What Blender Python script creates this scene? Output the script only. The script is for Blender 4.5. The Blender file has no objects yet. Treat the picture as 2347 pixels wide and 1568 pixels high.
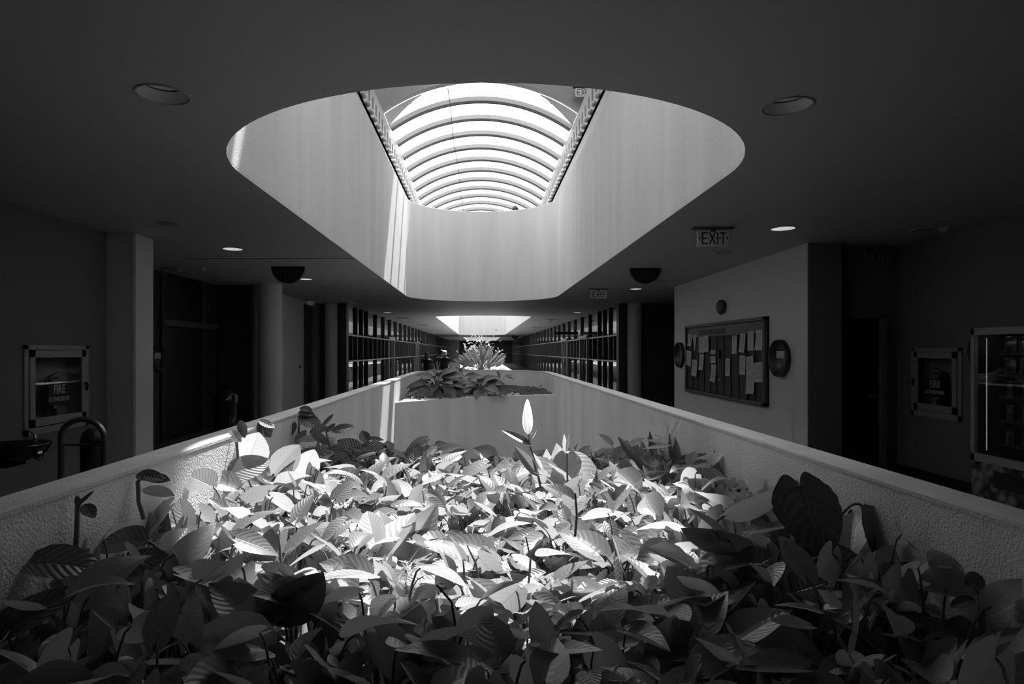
import bpy, bmesh, math, random
from mathutils import Vector, Matrix, Euler
S = bpy.context.scene
COL = S.collection
PI = math.pi
# ---------------------------------------------------------------- camera
EYE, F, VX, VY = 1.6, 1420.0, 1102.0, 805.0
cd = bpy.data.cameras.new('camera'); cam = bpy.data.objects.new('camera', cd); COL.objects.link(cam)
cd.sensor_width = 36.0; cd.lens = 36.0*F/2347.0
cd.shift_x = (2347/2-VX)/2347.0; cd.shift_y = (VY-1568/2)/2347.0
cd.clip_start = 0.05; cd.clip_end = 500
cam.location = (0, 0, EYE); cam.rotation_euler = (PI/2, 0, 0)
S.camera = cam
# ---------------------------------------------------------------- world, sun, exposure
W = bpy.data.worlds.new('sky'); S.world = W; W.use_nodes = True
nt = W.node_tree; nt.nodes.clear()
wo = nt.nodes.new('ShaderNodeOutputWorld'); bg = nt.nodes.new('ShaderNodeBackground')
tc = nt.nodes.new('ShaderNodeTexCoord'); nz = nt.nodes.new('ShaderNodeTexNoise'); rp = nt.nodes.new('ShaderNodeValToRGB')
nz.inputs['Scale'].default_value = 2.2; nz.inputs['Detail'].default_value = 4
rp.color_ramp.elements[0].color = (.86,.86,.86,1); rp.color_ramp.elements[1].color = (1.05,1.05,1.05,1)
rp.color_ramp.elements[0].position = .35; rp.color_ramp.elements[1].position = .6
nt.links.new(tc.outputs['Generated'], nz.inputs['Vector']); nt.links.new(nz.outputs['Fac'], rp.inputs['Fac'])
nt.links.new(rp.outputs['Color'], bg.inputs['Color']); nt.links.new(bg.outputs[0], wo.inputs[0])
SKY, SUN = 3.2, 16.0
bg.inputs['Strength'].default_value = SKY
sl = bpy.data.lights.new('sun', 'SUN'); so = bpy.data.objects.new('sun', sl); COL.objects.link(so)
sl.energy = SUN; sl.angle = 0.02
SUNDIR = Vector((.14, .44, 1.0)).normalized()
so.rotation_euler = SUNDIR.to_track_quat('Z', 'Y').to_euler(); so.location = (5, 10, 25)
vs = S.view_settings; vs.view_transform = 'Standard'; vs.look = 'None'; vs.exposure = 0.0; vs.gamma = 1.0; vs.use_curve_mapping = False
S.cycles.max_bounces = 12; S.cycles.diffuse_bounces = 6; S.cycles.glossy_bounces = 4; S.cycles.transmission_bounces = 6
S.cycles.transparent_max_bounces = 12; S.cycles.caustics_reflective = False; S.cycles.caustics_refractive = False
S.cycles.sample_clamp_indirect = 4.0
# ---------------------------------------------------------------- materials
def mat(name, v, rough=.6, metal=0.0, bump=0.0, bscale=60.0, var=0.0, vscale=3.0, spec=.5, stretch=None, trans=0.0):
    m = bpy.data.materials.new(name); m.use_nodes = True; n = m.node_tree; p = n.nodes['Principled BSDF']
    p.inputs['Base Color'].default_value = (v, v, v, 1); p.inputs['Roughness'].default_value = rough
    p.inputs['Metallic'].default_value = metal; p.inputs['Specular IOR Level'].default_value = spec
    t = n.nodes.new('ShaderNodeTexCoord')
    if var > 0:
        mp = n.nodes.new('ShaderNodeMapping'); mp.inputs['Scale'].default_value = stretch or (1, 1, 1)
        q = n.nodes.new('ShaderNodeTexNoise'); q.inputs['Scale'].default_value = vscale; q.inputs['Detail'].default_value = 5
        r = n.nodes.new('ShaderNodeMapRange'); r.inputs['From Min'].default_value = .3; r.inputs['From Max'].default_value = .7
        r.inputs['To Min'].default_value = v*(1-var); r.inputs['To Max'].default_value = v*(1+var)
        n.links.new(t.outputs['Object'], mp.inputs[0]); n.links.new(mp.outputs[0], q.inputs['Vector'])
        n.links.new(q.outputs['Fac'], r.inputs['Value']); n.links.new(r.outputs[0], p.inputs['Base Color'])
    if bump > 0:
        q = n.nodes.new('ShaderNodeTexNoise'); q.inputs['Scale'].default_value = bscale; q.inputs['Detail'].default_value = 3
        b = n.nodes.new('ShaderNodeBump'); b.inputs['Strength'].default_value = bump; b.inputs['Distance'].default_value = .01
        n.links.new(t.outputs['Object'], q.inputs['Vector']); n.links.new(q.outputs['Fac'], b.inputs['Height'])
        n.links.new(b.outputs[0], p.inputs['Normal'])
    return m
M = {}
M['plaster'] = mat('white_plaster', .67, .75, bump=.5, bscale=110, var=.07, vscale=1.1, stretch=(2.2, 2.2, .25), spec=.3)
M['parapet'] = mat('parapet_stucco', .74, .75, bump=.55, bscale=85, var=.10, vscale=1.3, stretch=(2, 2, .4), spec=.3)
M['ceiling'] = mat('painted_ceiling', .39, .55, bump=.12, bscale=50, spec=.35)
M['lightwall'] = mat('light_painted_wall', .74, .8, bump=.2, bscale=90, spec=.3)
M['bulk'] = mat('bulkhead_paint', .30, .25, spec=.6)
M['wall'] = mat('painted_wall', .20, .8, bump=.2, bscale=90, spec=.3)
M['darkwall'] = mat('dark_panel_wall', .055, .7, spec=.3)
M['darkpanel'] = mat('dark_metal_panel', .06, .5, spec=.4)
M['floor'] = mat('dark_floor', .12, .45, var=.1, spec=.4)
M['frame'] = mat('bronze_frame', .10, .5, spec=.5)
M['rail'] = mat('aluminium_rail', .40, .4, metal=.4)
M['soil'] = mat('dark_soil', .05, .95, bump=1.0, bscale=60, var=.5, vscale=20)
M['black'] = mat('black_paint', .015, .5)
M['gloss'] = mat('black_gloss', .012, .12, spec=.6)
M['chrome'] = mat('chrome', .35, .18, metal=1.0)
M['steel'] = mat('brushed_steel', .3, .35, metal=.9)
M['paper'] = mat('paper', .62, .9, var=.06, vscale=8)
M['ink'] = mat('ink', .03, .8)
M['printgrey'] = mat('faint_print', .30, .8)
M['sign'] = mat('sign_face', .85, .5)
M['cork'] = mat('dark_felt_board', .085, .9, bump=.3, bscale=200)
M['grille'] = mat('fascia_paint', .40, .5)
M['ball'] = mat('fascia_ball', .55, .35, metal=.3)
M['rib'] = mat('skylight_rib', .26, .5)
M['cabinet'] = mat('cabinet_enamel', .36, .5)
M['lens'] = mat('lamp_lens', .8, .3)
M['red'] = mat('extinguisher_red_paint', .05, .25)
M['skin'] = mat('skin', .28, .6)
M['hairdark'] = mat('dark_hair', .02, .4, bump=.5, bscale=150)
M['hairwhite'] = mat('white_hair', .8, .6, bump=.6, bscale=150)
M['cloth'] = mat('dark_cloth', .022, .9, bump=.3, bscale=300)
M['clothgrey'] = mat('grey_cloth', .12, .9)
M['straw'] = mat('pale_straw', .4, .9, bump=1.0, bscale=30, var=.5, vscale=14)
M['headgrey'] = mat('board_header', .16, .6)
M['steel2'] = mat('bell_paint', .10, .4)
M['foil'] = mat('printed_foil', .16, .28, metal=.6, var=.8, vscale=22)
def pebble():
    m = mat('pebble_print', .2, .4); n = m.node_tree; p = n.nodes['Principled BSDF']; t = n.nodes.new('ShaderNodeTexCoord')
    v = n.nodes.new('ShaderNodeTexVoronoi'); v.inputs['Scale'].default_value = 11; r = n.nodes.new('ShaderNodeMapRange')
    r.inputs['From Max'].default_value = .7; r.inputs['To Min'].default_value = .45; r.inputs['To Max'].default_value = .02
    n.links.new(t.outputs['Object'], v.inputs['Vector']); n.links.new(v.outputs['Distance'], r.inputs['Value']); n.links.new(r.outputs[0], p.inputs['Base Color']); return m
M['pebbleprint'] = pebble()
def glassmat(name, refl=1.5, tint=.75, wav=0.0, rough=0.0):
    m = bpy.data.materials.new(name); m.use_nodes = True; n = m.node_tree; n.nodes.clear()
    o = n.nodes.new('ShaderNodeOutputMaterial'); mx = n.nodes.new('ShaderNodeMixShader'); tr = n.nodes.new('ShaderNodeBsdfTransparent')
    g = n.nodes.new('ShaderNodeBsdfGlossy'); fr = n.nodes.new('ShaderNodeFresnel'); fr.inputs['IOR'].default_value = refl
    tr.inputs['Color'].default_value = (tint, tint, tint, 1); g.inputs['Roughness'].default_value = rough
    n.links.new(fr.outputs[0], mx.inputs[0]); n.links.new(tr.outputs[0], mx.inputs[1]); n.links.new(g.outputs[0], mx.inputs[2]); n.links.new(mx.outputs[0], o.inputs[0])
    if wav > 0:
        t = n.nodes.new('ShaderNodeTexCoord'); q = n.nodes.new('ShaderNodeTexNoise'); q.inputs['Scale'].default_value = 1.1
        b = n.nodes.new('ShaderNodeBump'); b.inputs['Strength'].default_value = wav; b.inputs['Distance'].default_value = .05
        n.links.new(t.outputs['Object'], q.inputs['Vector']); n.links.new(q.outputs['Fac'], b.inputs['Height']); n.links.new(b.outputs[0], g.inputs['Normal'])
    return m
M['glass'] = glassmat('window_glass', 2.5, .9, wav=.10)
M['caseglass'] = glassmat('case_glass', 1.42, .92)
M['shopglass'] = glassmat('machine_glass', 1.8, .92)
M['blind'] = mat('office_blind', .42, .9, var=.12, vscale=.7)
def skyglass():
    m = bpy.data.materials.new('skylight_acrylic'); m.use_nodes = True; n = m.node_tree; n.nodes.clear()
    o = n.nodes.new('ShaderNodeOutputMaterial'); mx = n.nodes.new('ShaderNodeMixShader'); tr = n.nodes.new('ShaderNodeBsdfTransparent')
    t = n.nodes.new('ShaderNodeBsdfTranslucent'); t.inputs['Color'].default_value = (.9, .9, .9, 1); tr.inputs['Color'].default_value = (.97, .97, .97, 1)
    mx.inputs[0].default_value = .12
    n.links.new(tr.outputs[0], mx.inputs[1]); n.links.new(t.outputs[0], mx.inputs[2]); n.links.new(mx.outputs[0], o.inputs[0]); return m
def frosted(FROST=.29, nm='added_diffuser'):
    m = bpy.data.materials.new(nm); m.use_nodes = True; n = m.node_tree; n.nodes.clear()
    o = n.nodes.new('ShaderNodeOutputMaterial'); ad = n.nodes.new('ShaderNodeAddShader'); d = n.nodes.new('ShaderNodeBsdfDiffuse'); t = n.nodes.new('ShaderNodeBsdfTranslucent')
    d.inputs['Color'].default_value = (.5, .5, .5, 1); t.inputs['Color'].default_value = (FROST, FROST, FROST, 1)
    n.links.new(d.outputs[0], ad.inputs[0]); n.links.new(t.outputs[0], ad.inputs[1]); n.links.new(ad.outputs[0], o.inputs[0]); return m
M['frosted'] = frosted()  # roof panels made translucent to add soft light below
M['frostbay'] = frosted(.42, 'sun_blocking_pane')  # diffusing panes added to stop direct sun on the middle bed
M['skyglass'] = skyglass()
def leafmat(name, base, trl, rough=.38, veins=9.0, vein=.35, edge=0.0, bump=.5):
    """green leaf seen in black and white: pinnate veins from the leaf's own UVs, backlit glow by translucency"""
    m = bpy.data.materials.new(name); m.use_nodes = True; n = m.node_tree; p = n.nodes['Principled BSDF']; o = n.nodes['Material Output']
    L = n.links.new
    def mth(op, a, b=None, c=None):
        q = n.nodes.new('ShaderNodeMath'); q.operation = op
        for i, v in enumerate((a, b, c)):
            if v is None: continue
            if isinstance(v, (int, float)): q.inputs[i].default_value = v
            else: L(v, q.inputs[i])
        return q.outputs[0]
    uv = n.nodes.new('ShaderNodeUVMap'); uv.uv_map = 'UVMap'; sp = n.nodes.new('ShaderNodeSeparateXYZ'); L(uv.outputs[0], sp.inputs[0])
    u = mth('MULTIPLY', mth('ABSOLUTE', mth('SUBTRACT', sp.outputs[0], .5)), 2.0)
    ph = mth('MULTIPLY', mth('SUBTRACT', sp.outputs[1], mth('MULTIPLY', u, .28)), veins*2*PI)
    wv = mth('MULTIPLY_ADD', mth('SINE', ph), .5, .5)
    vn = mth('POWER', wv, 6.0)
    mid = mth('SUBTRACT', 1.0, mth('MINIMUM', mth('MULTIPLY', u, 14.0), 1.0))
    vv = mth('MAXIMUM', mth('MULTIPLY', vn, .45), mid)
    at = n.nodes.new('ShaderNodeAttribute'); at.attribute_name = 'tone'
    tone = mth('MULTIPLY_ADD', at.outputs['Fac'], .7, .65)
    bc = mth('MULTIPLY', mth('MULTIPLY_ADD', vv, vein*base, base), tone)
    if edge > 0:
        q = n.nodes.new('ShaderNodeTexNoise'); q.inputs['Scale'].default_value = 9.0; L(uv.outputs[0], q.inputs['Vector'])
        e = mth('GREATER_THAN', mth('ADD', u, mth('MULTIPLY', mth('SUBTRACT', q.outputs['Fac'], .5), 1.6)), .62)
        bc = mth('MULTIPLY_ADD', e, edge, bc)
    L(bc, p.inputs['Base Color']); p.inputs['Roughness'].default_value = rough; p.inputs['Specular IOR Level'].default_value = .5
    b = n.nodes.new('ShaderNodeBump'); b.inputs['Strength'].default_value = bump; b.inputs['Distance'].default_value = .004
    L(mth('SUBTRACT', wv, mth('MULTIPLY', mid, 1.5)), b.inputs['Height']); L(b.outputs[0], p.inputs['Normal'])
    t = n.nodes.new('ShaderNodeBsdfTranslucent'); L(mth('MULTIPLY', mth('SUBTRACT', 1.0, mth('MULTIPLY', vv, .3)), mth('MULTIPLY', tone, trl)), t.inputs['Color'])
    ad = n.nodes.new('ShaderNodeAddShader'); L(p.outputs[0], ad.inputs[0]); L(t.outputs[0], ad.inputs[1]); L(ad.outputs[0], o.inputs[0])
    return m
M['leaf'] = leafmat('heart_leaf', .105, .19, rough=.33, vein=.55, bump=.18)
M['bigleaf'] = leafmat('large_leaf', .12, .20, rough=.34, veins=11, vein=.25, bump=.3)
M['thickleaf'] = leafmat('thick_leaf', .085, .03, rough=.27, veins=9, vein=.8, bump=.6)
M['glowleaf'] = leafmat('backlit_leaf', .13, .27, rough=.34, veins=9, vein=.5, bump=.2)  # lit leaf copy, translucency raised so sunlit leaves glow
M['varleaf'] = leafmat('variegated_leaf', .12, .12, veins=16, edge=.35, vein=.1, bump=.2)
M['darkleaf'] = leafmat('dark_blade_leaf', .09, .06, veins=20, vein=.1, bump=.2)
M['dotleaf'] = leafmat('shaded_mottled_leaf', .055, .025, rough=.5, veins=14, vein=.9, bump=.3)  # darkened leaf colour stands in for shade over the middle bed
M['leafspike'] = leafmat('spiky_leaf', .065, .04, veins=6, vein=.1, bump=.2)
M['stem'] = mat('plant_stem', .19, .4)
M['sunlitbud'] = leafmat('sunlit_bud', .8, .8, veins=3, vein=.05, bump=.1)  # lit copy of the bud material, translucency raised for sun glow
M['white'] = leafmat('white_bud', .8, .3, veins=3, vein=.05, bump=.2)
# ---------------------------------------------------------------- mesh helpers
def tag(o, label=None, cat=None, group=None, kind=None):
    if label: o['label'] = label
    if cat: o['category'] = cat
    if group: o['group'] = group
    if kind: o['kind'] = kind
    return o
class MB:
    def __init__(s): s.v = []; s.f = []; s.uv = []; s.sm = []; s.tone = []; s.t = .5
    def add(s, vs, fs, smooth=False, uvs=None):
        b = len(s.v); s.v += [tuple(v) for v in vs]; s.tone += [s.t]*len(vs); s.uv += (uvs if uvs else [(0.5, 0.5)]*len(vs))
        for f in fs: s.f.append(tuple(b+i for i in f)); s.sm.append(smooth)
        return s
    def box(s, x0, x1, y0, y1, z0, z1):
        v = [(x, y, z) for z in (z0, z1) for y in (y0, y1) for x in (x0, x1)]
        return s.add(v, [(0, 2, 3, 1), (4, 5, 7, 6), (0, 1, 5, 4), (2, 6, 7, 3), (0, 4, 6, 2), (1, 3, 7, 5)])
    def bbox(s, x0, x1, y0, y1, z0, z1, b=.006):
        """box with chamfered edges"""
        bm = bmesh.new(); bmesh.ops.create_cube(bm, size=1)
        for v in bm.verts: v.co = Vector(((x0+x1)/2+v.co.x*(x1-x0), (y0+y1)/2+v.co.y*(y1-y0), (z0+z1)/2+v.co.z*(z1-z0)))
        bmesh.ops.bevel(bm, geom=bm.edges[:], offset=b, segments=2, affect='EDGES')
        bm.verts.index_update(); s.add([v.co for v in bm.verts], [[v.index for v in f.verts] for f in bm.faces]); bm.free(); return s
    def tube(s, pts, r, n=8, caps=True):
        pts = [Vector(p) for p in pts]; rs = r if isinstance(r, (list, tuple)) else [r]*len(pts)
        vs = []; up = None
        for i, p in enumerate(pts):
            d = (pts[min(i+1, len(pts)-1)]-pts[max(i-1, 0)]).normalized()
            if up is None: up = Vector((0, 0, 1)) if abs(d.z) < .9 else Vector((1, 0, 0))
            a = d.cross(up).normalized(); up = a.cross(d).normalized()
            for k in range(n):
                t = 2*PI*k/n; vs.append(p+(a*math.cos(t)+up*math.sin(t))*rs[i])
        fs = [(i*n+k, i*n+(k+1) % n, (i+1)*n+(k+1) % n, (i+1)*n+k) for i in range(len(pts)-1) for k in range(n)]
        s.add(vs, fs, True)
        if caps: s.add(vs[:n], [tuple(range(n))[::-1]]); s.add(vs[-n:], [tuple(range(n))])
        return s
    def lathe(s, prof, c=(0, 0, 0), n=28, axis='Z', smooth=True):
        vs = []
        for r, h in prof:
            for k in range(n):
                t = 2*PI*k/n; a, b = r*math.cos(t), r*math.sin(t)
                q = (a, b, h) if axis == 'Z' else ((a, h, b) if axis == 'Y' else (h, a, b))
                vs.append((c[0]+q[0], c[1]+q[1], c[2]+q[2]))
        fs = [(i*n+k, i*n+(k+1) % n, (i+1)*n+(k+1) % n, (i+1)*n+k) for i in range(len(prof)-1) for k in range(n)]
        return s.add(vs, fs, smooth)
    def disc(s, r, c, n=28, axis='Z', rx=None):
        vs = []
        for k in range(n):
            t = 2*PI*k/n; a, b = (rx or r)*math.cos(t), r*math.sin(t)
            q = (a, b, 0) if axis == 'Z' else ((a, 0, b) if axis == 'Y' else (0, a, b)); vs.append((c[0]+q[0], c[1]+q[1], c[2]+q[2]))
        return s.add(vs, [tuple(range(n))])
    def build(s, name, m, parent=None, mesh_only=False):
        me = bpy.data.meshes.new(name); me.from_pydata(s.v, [], s.f); me.materials.append(m)
        me.polygons.foreach_set('use_smooth', s.sm)
        ul = me.uv_layers.new(name='UVMap'); d = [0.0]*(2*len(me.loops))
        for i, l in enumerate(me.loops): d[2*i], d[2*i+1] = s.uv[l.vertex_index]
        ul.data.foreach_set('uv', d)
        a = me.attributes.new('tone', 'FLOAT', 'POINT'); a.data.foreach_set('value', s.tone)
        me.update()
        o = bpy.data.objects.new(name, me); COL.objects.link(o)
        if parent is not None: o.parent = parent
        return o
def empty(name, loc=(0, 0, 0), rz=0, label=None, cat=None, group=None):
    o = bpy.data.objects.new(name, None); COL.objects.link(o); o.location = loc; o.rotation_euler = (0, 0, rz)
    o.empty_display_size = .1
    return tag(o, label, cat, group)
def copy_tree(o, parent=None):
    c = o.copy(); COL.objects.link(c); c.parent = parent
    for ch in [x for x in o.children]: copy_tree(ch, c)
    return c
def struct(name, mb, m, parent=None):
    o = mb.build(name, m, parent)
    if parent is None: o['kind'] = 'structure'
    return o
def text(name, body, size, m, parent, loc, rot, sx=1.0, extrude=.002, space=1.0, bold=0.0, center=True):
    cu = bpy.data.curves.new(name, 'FONT'); cu.body = body; cu.size = size; cu.extrude = extrude; cu.offset = bold; cu.resolution_u = 3
    cu.space_character = space
    if center: cu.align_x = 'CENTER'; cu.align_y = 'CENTER'
    t = bpy.data.objects.new(name, cu); COL.objects.link(t)
    dg = bpy.context.evaluated_depsgraph_get(); me = bpy.data.meshes.new_from_object(t.evaluated_get(dg))
    bpy.data.objects.remove(t); me.materials.clear(); me.materials.append(m)
    o = bpy.data.objects.new(name, me); COL.objects.link(o); o.location = loc; o.rotation_euler = rot; o.scale = (sx, 1, 1)
    if parent is not None: o.parent = parent
    return o
def P(x, y, Y): return Vector(((x-VX)/F*Y, Y, EYE+(VY-y)/F*Y))
def stadium(cx, a, y0, b0, y1, b1, off=0.0, n=48):
    pts = []
    for i in range(n+1):
        t = PI*i/n; pts.append((cx-(a+off)*math.cos(t), y0-(b0+off)*math.sin(t)))
    for i in range(n+1):
        t = PI*i/n; pts.append((cx+(a+off)*math.cos(t), y1+(b1+off)*math.sin(t)))
    return pts
def sweep(name, st, prof, m):
    """closed wall: profile [(offset, z)...] swept round the stadium outline"""
    mb = MB()
    loops = [[(x, y, z) for x, y in stadium(*st, off=o)] for o, z in prof]; n = len(loops[0])
    for i in range(len(prof)-1):
        mb.add(loops[i]+loops[i+1], [(k, n+k, n+(k+1) % n, (k+1) % n) for k in range(n)], True)
    return struct(name, mb, m)
def plate(name, outer, holes, z, th, m, up=True):
    """flat slab with holes"""
    bm = bmesh.new(); ed = []
    for lp in [outer]+holes:
        vs = [bm.verts.new((x, y, z)) for x, y in lp]; ed += [bm.edges.new((vs[i], vs[(i+1) % len(vs)])) for i in range(len(vs))]
    bmesh.ops.triangle_fill(bm, edges=ed, use_beauty=True, normal=(0, 0, 1))
    bm.verts.index_update(); mb = MB(); V = [v.co.copy() for v in bm.verts]; Fc = [[v.index for v in f.verts] for f in bm.faces]
    bm.free(); mb.add(V, Fc); mb.add([v+Vector((0, 0, th)) for v in V], [f[::-1] for f in Fc])
    return struct(name, mb, m)
# ---------------------------------------------------------------- the building
CEIL, PAR, SH = 3.0, 1.07, 5.52          # ceiling, parapet top, light shaft top
OP1 = (.035, 1.93, 4.9, 1.67, 15.7, 1.7)
OP2 = (.1, 1.95, 25.2, .8, 52.6, 1.1)
OP3 = (.1, 1.9, 63.0, .9, 82.0, 1.0)
PL1 = (.035, 1.59, 2.0, 1.65, 15.7, 1.55)
rect = lambda x0, x1, y0, y1: [(x0, y0), (x1, y0), (x1, y1), (x0, y1)]
plate('ceiling', rect(-9, 9, -6, 90), [stadium(*OP1, off=-.001), stadium(*OP2, off=-.001), stadium(*OP3, off=-.001)]+[[(x+.128*math.cos(2*PI*k/40), y+.128*math.sin(2*PI*k/40)) for k in range(40)] for x, y in ((-1.735, 3.38), (1.75, 3.54))], CEIL, .02, M['ceiling'])
plate('floor', rect(-9, 9, -6, 90), [stadium(*PL1, off=.195)], -.02, .02, M['floor'])
struct('floor', MB().box(-3, 3, -1, 20, -3.7, -3.6), M['floor'])                       # storey below, at the foot of the planter well
plate('floor', rect(-9, 9, -6, 90), [stadium(*OP1, off=.2), stadium(*OP2, off=.2), stadium(*OP3, off=.2)], 4.42, .03, M['floor'])
for st in (OP1, OP2, OP3):
    sweep('wall_shaft', st, [(.0, CEIL+.001), (0, SH-.012), (.012, SH), (.19, SH), (.202, SH-.012), (.202, 4.4)], M['plaster'])
sweep('wall_planter', PL1, [(.2, -.6), (.2, PAR-.012), (.188, PAR), (.014, PAR+.006), (.0, PAR-.008), (0, -3.6)], M['parapet'])
# lip line along the inner edge
sweep('trim_parapet', PL1, [(-.004, PAR-.012), (-.004, PAR+.004), (.016, PAR+.009), (.022, PAR)], M['plaster'])
# upper storey: ceiling beside the skylight, fascia, outer walls
up = MB(); up.box(-9, -2.2, -6, 90, 6.2, 6.3); up.box(2.2, 9, -6, 90, 6.2, 6.3); struct('ceiling', up, M['ceiling'])
struct('wall_upper_left', MB().box(-7.2, -7, -6, 90, 4.45, 6.2), M['wall'])
struct('wall_upper_right', MB().box(7, 7.2, -6, 90, 4.45, 6.2), M['wall'])
ub = MB(); ub.box(-9, 9, -6.2, -6, -.1, 9); struct('wall_back', ub, M['wall'])
struct('wall_far', MB().box(-9, 9, 84.5, 84.7, -.1, 9), M['darkwall'])
XS, ZS, RISE = 2.2, 7.0, .7; RAD = (XS*XS+RISE*RISE)/(2*RISE); A0 = math.asin(XS/RAD)
def arcpts(r, n=24): return [(r*math.sin(-A0+2*A0*i/n), ZS+RISE-RAD+r*math.cos(-A0+2*A0*i/n)) for i in range(n+1)]
YB = 13.9            # bulkhead; near skylight bay
for s, nm in ((-1, 'trim_1'), (1, 'trim_2')):
    f = MB().box(min(s*2.2, s*2.3), max(s*2.2, s*2.3), -6, 84.5, 5.9, 7.0)
    fo = struct(nm, f, M['grille'])
    ball = MB(); ball.lathe([(.001, .06), (.03, .052), (.052, .03), (.06, 0), (.052, -.03), (.03, -.052), (.001, -.06)], n=12)
    arch = MB(); pts = []
    for k in range(9):
        t = PI*k/8; pts.append((0, .05*math.cos(t), .10+.05*math.sin(t)))
    arch.tube([(0, .05, -.10)]+pts+[(0, -.05, -.10)], .010, 6)
    recess_shade = MB(); recess_shade.add([(0, .028, -.10), (0, .028, .09), (0, .015, .12), (0, 0, .13), (0, -.015, .12), (0, -.028, .09), (0, -.028, -.10)], [(0, 1, 2, 3, 4, 5, 6)])  # flat dark face painted in as the shade of an arched recess
    protos = [ball.build('ball', M['ball'], fo), arch.build('scallop', M['grille'], fo), recess_shade.build('recess', M['darkpanel'], fo)]
    for k in range(48):
        for j, p in enumerate(protos):
            o = p if k == 0 else p.copy()
            if k: COL.objects.link(o); o.parent = fo
            y = 10.2+.4*k
            o.location = [(s*2.15, y, 6.31), (s*2.195, y, 6.62), (s*2.198, y, 6.62)][j]
# unseen roof with added light panels and openings, bulkheads, barrel skylights
RC = (.68, 6.35, 1.45); circ = lambda r, z=None: [(RC[0]+r*math.cos(2*PI*k/48), RC[1]+r*math.sin(2*PI*k/48)) for k in range(48)]  # unseen rooflight placed and sized to throw the sun patch on the bed
slots = [rect(-1.66, -1.22, 5.75, 6.2), rect(-1.62, -1.22, 6.42, 6.58)]  # added unseen slots that throw sun strips on the near-left shaft wall
plate('ceiling_added_diffuser', rect(-2.2, 2.2, -1.5, 9.55), [circ(RC[2])]+slots, 7.0, .03, M['frosted'])  # translucent roof added out of view to brighten shaft and parapet
struct('ceiling', MB().box(-2.2, 2.2, -6, -1.5, 7.0, 7.1), M['ceiling'])
w5 = MB()
for q in slots: w5.add([(x, y, 7.06) for x, y in q], [(0, 1, 2, 3)])
struct('added_slots', w5, M['skyglass'])
rw = MB().lathe([(RC[2], 7.0), (RC[2], 7.1), (RC[2]+.1, 7.1), (RC[2]+.1, 7.0)], (RC[0], RC[1], 0), 48); w2 = struct('added_rooflight', rw, M['plaster'])
dm = MB().lathe([(RC[2]+.05, 7.1), (RC[2]*.85, 7.3), (RC[2]*.55, 7.46), (RC[2]*.2, 7.54), (.001, 7.55)], (RC[0], RC[1], 0), 48); dm.build('pane', M['skyglass'], w2)
slots2 = [rect(-1.0, -.35, 12.95, 13.7)]  # added unseen slot for a sun strip on the left parapet
ws = MB(); ws.add([(x, y, 8.05) for x, y in slots2[0]], [(0, 1, 2, 3)]); struct('added_slot', ws, M['skyglass'])
plate('ceiling_added_diffuser', rect(-3.15, 3.15, 9.55, YB), slots2, 8.0, .03, M['frosted'])  # second stretch of the added light-diffusing roof
rf = MB(); rf.box(-3.2, 3.2, 9.5, 9.55, 7.03, 8.1)
for s in (-1, 1): rf.box(min(s*3.1, s*3.2), max(s*3.1, s*3.2), 9.5, YB, 6.3, 8.0); rf.box(min(s*2.3, s*9), max(s*2.3, s*9), -6, 90, 6.98, 7.02)
struct('ceiling', rf, M['ceiling'])
def bulkhead(y, t):
    mb = MB(); a = arcpts(RAD, 24)
    for yy in (y, y+t):
        lo = [(x, yy, z) for x, z in a]; hi = [(x*3.15/2.2, yy, 8.05) for x, z in a]
        mb.add(lo+hi, [(i, i+1, 25+i+1, 25+i) for i in range(24)])
        mb.add([(-3.15, yy, 6.9), (-2.2, yy, 6.9), (-2.2, yy, 7.0), (-3.15, yy, 8.05)], [(0, 1, 2, 3)]); mb.add([(3.15, yy, 6.9), (2.2, yy, 6.9), (2.2, yy, 7.0), (3.15, yy, 8.05)], [(0, 1, 2, 3)])
    mb.add([(x, yy, z) for yy in (y, y+t) for x, z in a], [(i, i+1, 25+i+1, 25+i) for i in range(24)])
    return mb
struct('wall_bulkhead', bulkhead(YB, .18), M['bulk'])
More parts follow.
